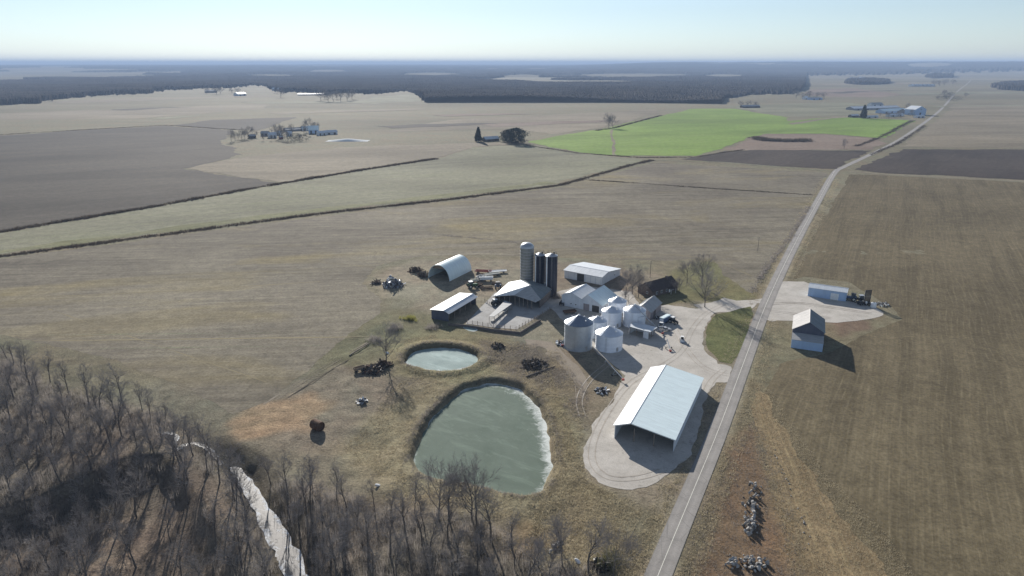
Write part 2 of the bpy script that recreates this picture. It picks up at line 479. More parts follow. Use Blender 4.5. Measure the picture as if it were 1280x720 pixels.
X0, X1, Y0, Y1 = -262, 262, 84, 470
step = 1.0
gx = np.arange(X0, X1 + .1, step); gy = np.arange(Y0, Y1 + .1, step)
out = np.array([8, 20, 40, 80, 150, 300, 600, 1200, 2500, 5000, 10000, 20000, 46000.])
ax = np.concatenate([X0 - out[::-1], gx, X1 + out]); ay = np.concatenate([Y0 - out[:9][::-1], gy, Y1 + out])
GX, GY = np.meshgrid(ax, ay)
GZ = height(GX, GY)
inn = np.minimum.reduce([GX - X0, X1 - GX, GY - Y0, Y1 - GY])
GZ = np.where(inn > 0, GZ * sstep(0, 12, inn), 0)
nx, ny = len(ax), len(ay)

def ground_z(x, y):
    x = np.atleast_1d(np.asarray(x, float)); y = np.atleast_1d(np.asarray(y, float))
    i = np.clip(np.searchsorted(ax, x) - 1, 0, nx - 2); j = np.clip(np.searchsorted(ay, y) - 1, 0, ny - 2)
    fx = (x - ax[i]) / (ax[i + 1] - ax[i]); fy = (y - ay[j]) / (ay[j + 1] - ay[j])
    return (GZ[j, i] * (1 - fx) + GZ[j, i + 1] * fx) * (1 - fy) + (GZ[j + 1, i] * (1 - fx) + GZ[j + 1, i + 1] * fx) * fy
def gz(x, y): return float(ground_z(x, y)[0])

def make_ground():
    idx = np.arange(nx * ny).reshape(ny, nx)
    faces = np.stack([idx[:-1, :-1], idx[:-1, 1:], idx[1:, 1:], idx[1:, :-1]], -1).reshape(-1, 4)
    o = npmesh('ground', np.stack([GX, GY, GZ], -1).reshape(-1, 3), faces, 'land', smooth=True)
    x, y = GX.ravel(), GY.ravel()
    c = np.empty((x.size, 3)); c[:] = (.195, .172, .120)                       # pale pasture and stubble far out
    wob = (vnoise(x, y, 9, 11) - .5) * 5 + (vnoise(x, y, 3, 12) - .5) * 2.4
    near = (np.hypot(x, y) < 900)
    def paint(poly, col, soft=4.0, amt=1.0, wb=1.0):
        d = poly_sd(x, y, poly) + wob * wb
        k = (amt * (1 - sstep(-soft, soft, d)))[:, None] * near[:, None]
        c[:] = c * (1 - k) + np.array(col) * k
    def paintline(pts, col, w, soft=2.0, amt=1.0, wb=.4):
        d = line_d(x, y, pts) + wob * wb
        k = (amt * (1 - sstep(w - soft, w + soft, d)))[:, None] * near[:, None]
        c[:] = c * (1 - k) + np.array(col) * k
    # rough pasture between the fields, the wood and the farm
    paint(PX([(230, 470), (330, 500), (440, 420), (500, 380), (600, 400), (700, 420), (800, 560), (860, 560), (840, 740), (-100, 780), (-100, 560)]), (.185, .165, .125), 6)
    paint(PX([(420, 400), (500, 385), (600, 400), (640, 425), (560, 430), (500, 440), (440, 470), (380, 480)]), (.155, .145, .085), 6, .8)
    paint(PX([(330, 500), (420, 455), (500, 480), (490, 520), (420, 560), (330, 560)]), (.215, .180, .140), 5, .9)
    paint(PX([(295, 528), (330, 505), (385, 495), (410, 505), (385, 535), (340, 545), (300, 548)]), (.345, .235, .150), 3.5, .8)
    # dry grass round the ponds and below the shed
    paint(PX([(420, 560), (470, 520), (540, 470), (600, 462), (690, 470), (720, 540), (735, 600), (800, 640), (770, 715), (680, 680), (600, 640), (470, 615)]), (.265, .222, .148), 6, .9)
    paint(PX([(480, 420), (560, 410), (640, 425), (620, 470), (560, 480), (490, 470)]), (.215, .195, .115), 4, .8)
    paint(PX([(600, 425), (690, 430), (740, 480), (735, 540), (690, 500), (640, 470), (600, 455)]), (.150, .120, .090), 4, .9)
    paint(PX([(640, 445), (700, 450), (705, 470), (660, 475)]), (.085, .068, .052), 4, .8, 1.6)
    paint(PX([(690, 500), (735, 490), (735, 600), (780, 620), (730, 630), (700, 560)]), (.225, .195, .120), 4, .8)
    # leaf litter in the wood
    paint(wood_poly, (.145, .122, .100), 6)
    paint(PX([(60, 740), (140, 620), (230, 575), (300, 620), (320, 740)]), (.170, .135, .108), 6, .9)
    paint(PX([(660, 650), (690, 660), (700, 690), (650, 690)]), (.24, .165, .095), 3, .7)
    # road verges
    road = PX(ROAD_PX)
    paintline(road, (.165, .140, .095), 9.5, 2.5, .95)
    paintline(road, (.30, .26, .19), 4.6, 1.0, .8, .25)
    paint(PX([(905, 560), (945, 530), (985, 640), (1010, 760), (860, 760)]), (.185, .122, .078), 4, .95)
    paint(PX([(945, 500), (965, 520), (1000, 600), (1060, 760), (1000, 760), (965, 620)]), (.255, .185, .105), 3, .9, .6)
    paint(PX([(870, 600), (900, 560), (915, 575), (880, 680), (850, 740), (845, 700)]), (.16, .135, .09), 2, .7)
    # farmyard dirt and the lawn round the house
    paint(PX([(470, 345), (520, 325), (700, 325), (850, 345), (950, 380), (930, 470), (860, 640), (780, 620), (725, 590), (735, 500), (690, 430), (640, 420), (560, 400), (510, 375)]), (.245, .210, .160), 5, .95)
    paint(PX([(465, 350), (530, 335), (560, 360), (530, 372), (480, 372)]), (.29, .25, .19), 4, .7)
    paint(PX([(685, 325), (780, 330), (790, 380), (690, 360)]), (.19, .15, .115), 4, .8)
    paint(PX([(835, 338), (890, 325), (945, 370), (925, 378), (850, 378), (800, 385)]), (.160, .150, .075), 4, .9)
    paint(PX([(690, 415), (725, 440), (765, 490), (740, 540), (720, 520), (690, 450)]), (.205, .165, .12), 3, .9)
    # right hand side, behind and in front of the field barn
    paint(PX([(955, 400), (1000, 410), (1060, 405), (1110, 390), (1120, 400), (1000, 480), (950, 510), (940, 470)]), (.190, .165, .110), 4, .9)
    paint(PX([(1035, 400), (1100, 395), (1085, 412), (1050, 420)]), (.17, .12, .09), 3, .9)
    for poly in (big_pond, small_pond):                                        # bare dark mud at the water line
        d = poly_sd(x, y, poly); k = (.5 * (1 - sstep(.3, 1.8, np.abs(d - .3))))[:, None]
        c[:] = c * (1 - k) + np.array((.085, .070, .055)) * k
    d = line_d(x, y, creek_seen); k = (.8 * (1 - sstep(3, 8, d)))[:, None]
    c[:] = c * (1 - k) + np.array((.10, .085, .065)) * k
    at = o.data.color_attributes.new('Land', 'FLOAT_COLOR', 'POINT')
    at.data.foreach_set('color', np.concatenate([c, np.ones((len(c), 1))], 1).astype(np.float32).ravel())
    tag(o, kind='structure')
    return o

ROAD_PX = [(807, 760), (822, 720), (859.5, 630), (897.5, 540), (927, 460), (959, 375), (993, 305), (1020, 256), (1043, 214), (1053, 209.5), (1080, 197), (1120, 178), (1150, 157.5), (1172, 141), (1183, 130), (1195, 115), (1213, 102), (1217, 94)]
ground = make_ground()

def jitter_edge(pts, j, seed):
    rr = random.Random(seed); q = []
    for i in range(len(pts)):
        a, b = Vector(pts[i]), Vector(pts[(i + 1) % len(pts)])
        dist = max(60.0, a.length)
        n = max(1, min(260, int((b - a).length / (dist * .008 + .4))))
        nrm = Vector((-(b - a).y, (b - a).x)).normalized() if (b - a).length > 0 else Vector((0, 0))
        off = 0
        for k in range(n):
            off = off * .75 + rr.uniform(-j, j) * (dist / 200)
            p = a.lerp(b, k / n) + nrm * (off if k else 0)
            q.append((p.x, p.y))
    return q

def sheet(name, pts, z, mat, jit=.5, seed=1, world=False, smooth=0, label=None):
    p = pts if world else PX(pts)
    if smooth: p = smooth_poly(p, smooth)
    p = jitter_edge(p, jit, seed)
    tri = tessellate_polygon([[Vector((a, b, 0)) for a, b in p]])
    o = npmesh(name, np.array([(a, b, z) for a, b in p]), np.array([t if (Vector(p[t[1]]) - Vector(p[t[0]])).cross(Vector(p[t[2]]) - Vector(p[t[0]])) > 0 else t[::-1] for t in tri]), mat)
    return tag(o, kind='structure', label=label)

# ---- fields
sheet('field', LEFT_FIELD, .02, 'stubble', .5, 1, label='grey tan stubble field around the farmstead')
sheet('field', [(-260, 325), (0, 291), (200, 258), (330, 234), (450, 214), (545, 199), (590, 184), (655, 181), (765, 196), (815, 199), (700, 229), (560, 247), (400, 264), (200, 291), (0, 318), (-260, 350)], .06, 'strip_field', .8, 2)
sheet('field', [(-260, 186), (0, 169.5), (100, 163), (205, 157), (290, 164), (276, 178), (303, 193), (260, 204), (228, 211), (345, 228), (330, 232), (200, 256), (0, 289), (-260, 322)], .10, 'plowed', .8, 3, label='dark ploughed field')
sheet('field', [(215, 156.5), (265, 150), (370, 146.5), (345, 155), (325, 163), (292, 162.5)], .16, 'plowed', .5, 4)
sheet('field', [(234, 211), (305, 196), (420, 185), (600, 178), (655, 180), (590, 184), (545, 198), (450, 212), (350, 228)], .14, 'tan_field', .6, 5)
sheet('field', [(660, 177.5), (700, 169.5), (752, 161.5), (832, 143.5), (868, 136), (920, 136), (985, 147), (985, 152), (1040, 146), (1130, 150), (1145, 152), (1100, 172.5), (1030, 167), (960, 167), (930, 174), (905, 186), (870, 195), (770, 194.5), (722, 190), (686, 184)], .18, 'wheat', .5, 6, label='bright green winter wheat field')
sheet('path', [(763, 162), (767, 162), (769, 178), (771, 194), (765, 194), (766, 178)], .30, 'tan_field', .3, 7)
sheet('path', [(985, 154.5), (1040, 146.2), (1068, 145), (1068, 146.4), (1040, 148), (990, 156)], .30, 'tan_field', .3, 8)
sheet('field', [(852, 199), (905, 189), (960, 187), (1090, 188.5), (1046, 211.5), (950, 207)], .16, 'dark_soil', .6, 9)
sheet('field', [(1068, 212), (1130, 186.5), (1300, 187), (1560, 188), (1560, 232), (1280, 225), (1100, 216)], .14, 'dark_soil', .6, 10, label='dark bare soil field right of the road')
sheet('field', [(1064, 218), (1100, 219), (1280, 228), (1900, 262), (2600, 950), (1100, 950), (1085, 800), (1040, 700), (1000, 610), (968, 530), (955, 490), (975, 455), (1040, 440), (1100, 410), (1128, 400), (1115, 384), (1060, 352), (1005, 346), (990, 350), (1030, 270)], .022, 'bean_field', .35, 11, label='olive brown field with pale rows on the right of the road')
sheet('field', [(1124, 184.5), (1180, 143), (1192, 130), (1300, 128), (1560, 128), (1560, 186)], .14, 'tan_field', .6, 12)
sheet('field', [(905, 187.5), (935, 174), (965, 167.5), (1030, 168), (1098, 174), (1110, 180), (1090, 187)], .17, 'reddish_field', .6, 13)
sheet('field', [(0, 150), (170, 148), (330, 136), (330, 130), (100, 138), (-100, 146)], .10, 'tan_field', .8, 14)
sheet('field', [(480, 165), (560, 150), (820, 137), (826, 141), (750, 160), (690, 168), (640, 160)], .12, 'tan_field', .8, 15)
sheet('field', [(440, 128), (470, 121), (528, 116), (528, 126), (470, 130)], .12, 'strip_field', .6, 16)
sheet('field', [(905, 133), (1000, 129), (1060, 128), (1130, 140), (1060, 144), (985, 146), (920, 135)], .14, 'strip_field', .6, 17)
sheet('field', [(1010, 112), (1060, 110), (1130, 118), (1100, 122), (1010, 120)], .14, 'reddish_field', .6, 18)
for k, (u0, v0, u1, v1, th_, mt) in enumerate(((140, 137, 215, 134, 1.2, 'plowed'), (185, 148, 260, 144, 1.0, 'strip_field'), (60, 127, 330, 119, 2.2, 'tan_field'), (300, 128, 470, 127, 1.8, 'strip_field'), (330, 141, 520, 136, 2.0, 'tan_field'), (540, 144, 640, 142, 1.6, 'reddish_field'), (600, 156, 760, 150, 3.0, 'reddish_field'), (470, 158, 600, 154, 2.5, 'plowed'), (1010, 105, 1200, 103, 1.6, 'tan_field'), (1120, 117, 1270, 115, 1.8, 'strip_field'), (1030, 116, 1110, 113, 1.0, 'plowed'), (1160, 133, 1290, 131, 1.2, 'strip_field'))):
    sheet('field', [(u0, v0), ((u0 + u1) / 2, (v0 + v1) / 2 - th_ * .3), (u1, v1), (u1 + 25, v1 + th_ * .5), (u1 - 10, v1 + th_), (u0 + 20, v0 + th_)], .24 + .02 * k, mt, .8, 50 + k)
sheet('field_margin', [(945, 480), (962, 500), (985, 540), (1020, 600), (1062, 655), (1105, 705), (1150, 775), (1005, 775), (997, 700), (982, 640), (958, 575), (942, 525)], .028, 'straw', 1.0, 71, label='golden straw coloured margin of the olive field')
# ---- yards, drives
yard = [(905, 372), (940, 381), (946, 376), (938, 400), (925, 388), (893, 391), (879, 415), (882, 440), (897, 455), (914, 458), (913, 478), (895, 478), (884, 492), (865, 568), (845, 585), (815, 606), (780, 612), (748, 603), (731, 585), (729, 560), (742, 528), (768, 500), (782, 470), (765, 455), (745, 440), (700, 398), (680, 380), (690, 366), (730, 356), (790, 365), (800, 388), (835, 381), (870, 386)]
sheet('gravel_yard', yard, .05, 'gravel', .5, 21)
sheet('gravel_drive', [(961, 368), (975, 352), (1005, 352), (1060, 376), (1096, 385), (1104, 394), (1072, 401), (1035, 403), (990, 401), (965, 402), (950, 396)], .05, 'gravel', .45, 22)
sheet('concrete_yard', [(582, 405), (600, 385), (618, 366), (645, 366), (680, 375), (692, 383), (672, 396), (646, 412), (612, 409)], .07, 'concrete_yard', .1, 23)
sheet('lawn', [(938, 383), (941, 395), (925, 440), (914, 455), (899, 452), (885, 437), (882, 416), (895, 393)], .055, 'land', .3, 24)
lawn = [o for o in COL.objects if o.name == 'lawn'][0]
at = lawn.data.color_attributes.new('Land', 'FLOAT_COLOR', 'POINT')
at.data.foreach_set('color', np.tile(np.array((.125, .130, .058, 1), np.float32), len(lawn.data.vertices)))
sheet('dirt_track', [(655, 424), (690, 428), (720, 455), (735, 480), (728, 500), (712, 470), (690, 446), (660, 434)], .0, 'dirt', .4, 25).location.z = .03

# ---- ponds and creek
def pond(name, poly, z, mat, side):
    n = len(poly); c = np.mean(poly, 0); rings = [1.03, .99, .96, .92, .86, .78, .6, .35]
    V = []; E = []
    for s in rings:
        for p in poly:
            q = c + (np.array(p) - c) * s; V.append((q[0], q[1], z))
            d = np.array(p) - c; d = d / np.linalg.norm(d)
            w = .25 + .95 * max(0, d @ np.array(side))
            E.append(max(0, 1 - (1.0 - s) / (.26 * w + .012)) * (.55 + .45 * w))
    V.append((c[0], c[1], z)); E.append(0)
    fs = []
    for k in range(len(rings) - 1):
        for i in range(n):
            a, b = k * n + i, k * n + (i + 1) % n
            fs += [(a, b, b + n), (a, b + n, a + n)]
    L = (len(rings) - 1) * n
    fs += [(L + i, L + (i + 1) % n, len(V) - 1) for i in range(n)]
    o = npmesh(name, V, fs, mat, smooth=True)
    at = o.data.color_attributes.new('Edge', 'FLOAT_COLOR', 'POINT')
    at.data.foreach_set('color', np.array([(e, e, e, 1) for e in E], np.float32).ravel())
    return tag(o, kind='structure')
tag(pond('pond_ice', big_pond, WB, 'ice_green', (.95, .3)), 'large frozen grey green pond')
tag(pond('pond_ice', small_pond, WS, 'ice_blue', (0, -1)), 'small frozen pale blue pond')
tag(pond('pond_ice', smooth_poly(PX([(576, 408), (590, 408), (599, 413), (588, 415)])), .03, 'ice_blue', (1, 0)), 'tiny frozen puddle below the open shed')

def ribbon(name, pts, w, z, mat, attr=False, wj=0.0, seed=3, drape=False):
    rr = random.Random(seed); V = []; A = []; fs = []
    n = len(pts); cols = (-1, -.5, 0, .5, 1)
    for i, p in enumerate(pts):
        a = Vector(pts[max(0, i - 1)]); b = Vector(pts[min(n - 1, i + 1)]); d = (b - a).normalized(); nr = Vector((-d.y, d.x))
        ww = w(i / (n - 1)) if callable(w) else w
        ww *= 1 + rr.uniform(-wj, wj)
        for s in cols:
            q = Vector(p) + nr * (s * ww / 2); V.append((q.x, q.y, gz(q.x, q.y) + z if drape else z)); A.append(abs(s))
    for i in range(n - 1):
        for k in range(4):
            a = i * 5 + k; fs.append((a + 1, a, a + 5, a + 6))
    o = npmesh(name, V, fs, mat)
    if attr:
        at = o.data.color_attributes.new('Across', 'FLOAT_COLOR', 'POINT')
        at.data.foreach_set('color', np.array([(e, e, e, 1) for e in A], np.float32).ravel())
    return o
tag(ribbon('creek', creek_seen, lambda s: 1.2 + 6.2 * s, -2.75, 'creek_ice_glint', True, wj=.3), kind='structure', label='half frozen creek with painted glints winding through the wood')
tag(ribbon('creek', smooth_line(PX([(276, 572), (262, 560), (246, 553), (232, 556), (222, 566), (217, 556), (222, 546), (212, 540), (202, 541)]), 3), 1.3, .14, 'creek_ice_glint', True, wj=.5, drape=True), kind='structure', label='narrow upper bend of the creek with painted glints and ice')
rd = smooth_line(PX(ROAD_PX), 2)
tag(ribbon('road', rd, 5.9, .10, 'road', True), kind='structure', label='narrow grey country road')
tag(ribbon('road_line', smooth_line(PX(ROAD_PX[:9]), 2), .16, .112, 'line_paint'), kind='structure')
tag(ribbon('path', PX([(870, 383), (905, 379), (946, 377), (962, 374)]), 5.0, .064, 'gravel'), kind='structure')
tag(ribbon('path', PX([(1062, 214.5), (1100, 217.5), (1280, 226.5), (1500, 238)]), 7, .16, 'tan_field', wj=.3), kind='structure', label='pale grass track along the dark field')
tag(ribbon('path', PX([(800, 199.5), (905, 203), (1040, 214)]), 5, .2, 'strip_field', wj=.3), kind='structure')

tag(ribbon('grass_strip', smooth_line(PX([(-260, 346), (0, 315.5), (200, 288.5), (400, 262), (560, 244.5), (690, 228)]), 2), 13, .085, 'ditch_grass', wj=.5), kind='structure', label='greenish grass strip along the lower ditch')
for k, (tr, w_, mt) in enumerate((([(60, 386), (103, 401), (200, 433), (290, 463), (334, 478)], .8, 'warm_soil'), ([(40, 426), (150, 425), (300, 423), (463, 421)], 1.6, 'warm_soil'), ([(60, 419), (200, 417), (380, 416)], 1.4, 'strip_field'), ([(120, 436), (260, 434), (400, 432)], 1.2, 'strip_field'), ([(329, 506), (390, 466), (463, 426)], .9, 'dirt'), ([(345, 500), (410, 458), (470, 424)], .7, 'dirt'), ([(360, 497), (420, 458), (480, 426)], .7, 'plowed'), ([(200, 345), (330, 340), (480, 330)], 1.6, 'warm_soil'), ([(700, 322), (790, 317), (880, 320), (940, 345)], 1.2, 'warm_soil'), ([(740, 310), (850, 302), (960, 296)], 1.2, 'strip_field'), ([(700, 292), (830, 284), (975, 281)], 1.2, 'warm_soil'), ([(30, 372), (180, 366), (400, 352)], 1.4, 'warm_soil'))):
    tag(ribbon('furrow', smooth_line(PX(tr), 2), w_ * .55, .030 + .003 * k, mt, wj=.8, seed=k + 40), kind='structure')
for k, tr in enumerate(([(905, 462), (890, 474), (882, 490)], [(915, 470), (880, 462), (860, 440), (845, 415), (838, 395)], [(905, 380), (880, 392), (862, 415), (855, 440), (820, 462), (790, 475), (765, 505), (742, 545), (738, 580), (760, 600), (800, 598), (830, 588)], [(760, 455), (735, 475), (722, 500), (728, 520)], [(690, 425), (708, 445), (722, 470), (724, 500)], [(962, 380), (1000, 378), (1040, 385), (1090, 392)], [(958, 388), (990, 392), (1040, 398)])):
    for off in (-1.0, 1.0):
        ln = smooth_line(PX(tr), 3); q = []
        for i, p in enumerate(ln):
            a = Vector(ln[max(0, i - 1)]); b = Vector(ln[min(len(ln) - 1, i + 1)]); d = (b - a).normalized(); q.append((p[0] - d.y * off, p[1] + d.x * off))
        tag(ribbon('tyre_track', q, .32, .074 + .004 * k + (off > 0) * .002, 'dirt' if k in (4, 5) else 'rut', wj=.4, seed=k), kind='structure')
# ------------------------------------------------------------------ tufts and brush (blade meshes)
def blades(cx, cy, cz, n_per, h, spread, w, seed, lean=.5):
    """n_per thin bent blades per centre -> verts, faces (triangles)"""
    g = np.random.default_rng(seed); N = len(cx) * n_per
    cx = np.repeat(cx, n_per); cy = np.repeat(cy, n_per); cz = np.repeat(cz, n_per)
    hh = (np.repeat(h, n_per) if hasattr(h, '__len__') else h) * g.uniform(.5, 1.1, N)
    sp_ = np.repeat(spread, n_per) if hasattr(spread, '__len__') else spread
    bx = cx + g.normal(0, 1, N) * sp_ * .35; by = cy + g.normal(0, 1, N) * sp_ * .35
    a = g.uniform(0, 2 * np.pi, N); ll = g.uniform(0, lean, N)
    dx, dy = np.cos(a), np.sin(a)
    tx, ty = bx + dx * hh * ll, by + dy * hh * ll
    ww = w * g.uniform(.6, 1.4, N) * .5
    px, py = -np.sin(a), np.cos(a)
    V = np.empty((N, 3, 3))
    V[:, 0] = np.stack([bx - px * ww, by - py * ww, cz - .05], -1)
    V[:, 1] = np.stack([bx + px * ww, by + py * ww, cz - .05], -1)
    V[:, 2] = np.stack([tx, ty, cz + hh], -1)
    return V.reshape(-1, 3), np.arange(N * 3).reshape(-1, 3)

def scatter(poly, n, seed, avoid=()):
    g = np.random.default_rng(seed); P = np.array(poly); lo, hi = P.min(0), P.max(0)
    xs, ys = [], []
    tot = 0
    while tot < n:
        x = g.uniform(lo[0], hi[0], n * 2); y = g.uniform(lo[1], hi[1], n * 2)
        k = poly_sd(x, y, poly) < 0
        for a in avoid: k &= poly_sd(x, y, a) > .8
        xs.append(x[k]); ys.append(y[k]); tot += k.sum()
    return np.concatenate(xs)[:n], np.concatenate(ys)[:n]

def brush(name, x, y, n_per, h, spread, w, mat, seed, lean=.6, zz=None):
    z = ground_z(x, y) if zz is None else np.full(len(x), zz)
    V, Fc = blades(np.asarray(x), np.asarray(y), z, n_per, h, spread, w, seed, lean)
    return npmesh(name, V, Fc, mat)

grass_zone = PX([(430, 560), (470, 515), (500, 470), (480, 430), (560, 415), (640, 425), (700, 440), (735, 500), (728, 560), (735, 605), (790, 625), (810, 610), (850, 600), (800, 735), (680, 735), (600, 650), (470, 622)])
x, y = scatter(grass_zone, 15000, 5, (big_pond, small_pond))
x2, y2 = scatter(PX([(560, 560), (690, 470), (735, 600), (800, 640), (780, 735), (650, 690), (690, 600)]), 7000, 6, (big_pond,))
m_ = vnoise(x, y, 6, 21) > .38
g1 = brush('dry_grass', np.concatenate([x[m_], x2]), np.concatenate([y[m_], y2]), 5, .38, .9, .11, 'dry_blade', 1, 1.5)
tag(g1, 'rough dry yellow grass round the ponds', kind='stuff')
g = np.random.default_rng(77); xs, ys = [], []
for poly, n in ((big_pond, 1500), (small_pond, 700)):
    P_ = np.array(poly + poly[:1]); L = np.concatenate([[0], np.cumsum(np.hypot(*np.diff(P_, axis=0).T))]); s = g.uniform(0, L[-1], n); c = np.mean(poly, 0)
    px_, py_ = np.interp(s, L, P_[:, 0]), np.interp(s, L, P_[:, 1]); o_ = 1.2 + np.abs(g.normal(0, 1.3, n)); dl = np.hypot(px_ - c[0], py_ - c[1])
    xs.append(px_ + (px_ - c[0]) / dl * o_); ys.append(py_ + (py_ - c[1]) / dl * o_)
x, y = np.concatenate(xs), np.concatenate(ys); k = vnoise(x, y, 5, 91) > .4
tag(brush('bank_weeds', x[k], y[k], 6, .6, .9, .08, 'brush', 78, 1.0), 'brown weeds fringing the frozen ponds', kind='stuff')
xs, ys = [], []
for off, n, sd in ((5.2, 2600, 1), (-5.0, 2600, 2), (8.0, 1800, 3), (-7.6, 900, 4)):
    g = np.random.default_rng(sd); R_ = np.array(rd); L = np.concatenate([[0], np.cumsum(np.hypot(*np.diff(R_, axis=0).T))])
    s = g.uniform(0, 1, n) ** 1.5 * 640
    px_ = np.interp(s, L, R_[:, 0]); py_ = np.interp(s, L, R_[:, 1]); qx = np.interp(s + 2, L, R_[:, 0]) - px_; qy = np.interp(s + 2, L, R_[:, 1]) - py_
    ln = np.hypot(qx, qy); o_ = off + g.normal(0, .7, n)
    xs.append(px_ + qy / ln * o_); ys.append(py_ - qx / ln * o_)
x = np.concatenate(xs); y = np.concatenate(ys)
keep = np.ones(len(x), bool)
for pl in (yard, [(950, 396), (961, 364), (985, 345), (1005, 352), (990, 404)]): keep &= poly_sd(x, y, PX(pl)) > 0
tag(brush('verge_grass', x[keep], y[keep], 5, .42, .9, .12, 'dry_blade', 8, 1.3), 'dry straw coloured grass along both edges of the road', kind='stuff')
x, y = scatter(PX([(870, 640), (915, 560), (945, 520), (990, 620), (1015, 735), (845, 735)]), 2600, 9)
tag(brush('weeds', x, y, 5, .36, .9, .10, 'brush', 9, 1.3), 'low brown weeds between the road and the field', kind='stuff')
x, y = scatter(PX([(935, 470), (965, 490), (1030, 590), (1110, 670), (1180, 770), (1000, 770), (975, 650), (940, 540)]), 9000, 29)
tag(brush('straw_grass', x, y, 4, .34, 1.0, .12, 'dry_blade', 29, 1.5), 'golden dry grass along the margin of the olive field', kind='stuff')
x, y = scatter(PX([(600, 425), (690, 432), (735, 490), (735, 540), (690, 495), (640, 470), (605, 450)]), 2200, 10, (big_pond, small_pond))
k = vnoise(x, y, 7, 33) > .42
tag(brush('weed_bank', x[k], y[k], 6, .6, 1.3, .10, 'brush', 10, 1.2), 'tangled brown weeds on the bank below the grain bins', kind='stuff')

def along(pts, n, seed, wid):
    g = np.random.default_rng(seed); P = np.array(PX(pts)); L = np.concatenate([[0], np.cumsum(np.hypot(*np.diff(P, axis=0).T))])
    s = g.uniform(0, L[-1], n); x = np.interp(s, L, P[:, 0]); y = np.interp(s, L, P[:, 1])
    return x + g.normal(0, wid / 2.2, n), y + g.normal(0, wid / 2.2, n)

for nm, lab, pts, n, wid, h, mat in (
    ('hedgerow', 'long dark brush line along the ditch nearest the farm', [(-260, 352), (0, 320.5), (200, 294), (400, 267), (560, 249.5), (700, 231.5), (790, 206), (815, 200.5)], 3200, 3.4, 1.25, 'dark_brush'),
    ('hedgerow', 'straight dark brush line below the ploughed field on the left', [(-260, 323), (0, 290), (200, 257), (330, 233), (450, 213), (545, 198.5)], 2400, 3.8, 1.6, 'dark_brush'),
    ('hedgerow', 'thin dark weedy line across the field beside the road bend', [(735, 225), (800, 229), (880, 235), (960, 240), (1018, 244)], 600, 1.6, .6, 'dark_brush'),
    ('hedgerow', 'broken weedy line in the stubble beyond the tall silo', [(552, 294), (590, 297), (640, 302), (650, 305)], 160, 1.2, .35, 'brush'),
    ('hedgerow', 'dark weedy ditch at the corner of the field by the drive', [(1012, 258), (985, 300), (960, 332), (938, 366)], 420, 1.6, .8, 'brush'),
    ('hedgerow', 'weedy edge under the green wheat field', [(655, 181), (722, 191.5), (800, 197), (870, 196.5), (930, 187)], 700, 3, .9, 'dark_brush'),
    ('hedgerow', 'dark brush edge of the wheat field by the lone trees', [(745, 163.5), (768, 160), (800, 151.5), (826, 144.5)], 420, 4, 1.6, 'dark_brush'),
    ('hedgerow', 'dark verge left of the road near the far white farm', [(1070, 183), (1100, 172), (1128, 157), (1140, 151)], 560, 4, 1.5, 'dark_brush'),
    ('hedgerow', 'dark verge right of the road below the tan field', [(1086, 194), (1120, 180.5), (1140, 168), (1156, 157)], 420, 3, 1.0, 'dark_brush'),
    ('hedgerow', 'faint dark line across the far tan field on the left', [(0, 168.5), (100, 162.5), (205, 156.5), (300, 162.5)], 500, 4, .8, 'dark_brush')):
    x, y = along(pts, n, hash(lab) % 1000 if False else len(lab) * 7, wid)
    k = vnoise(x, y, 12 + np.hypot(x, y).mean() * .02, 93) + rng.uniform(-.25, .25, len(x)) > .12
    x, y = x[k], y[k]; d_ = np.hypot(x, y); h = h * (.6 + .8 * vnoise(x, y, 18, 94))
    tag(brush(nm, x, y, 6, h, 2.0 + d_ * .0012, .22 + d_.mean() * .0005, mat, len(lab), .8), lab, 'hedge')

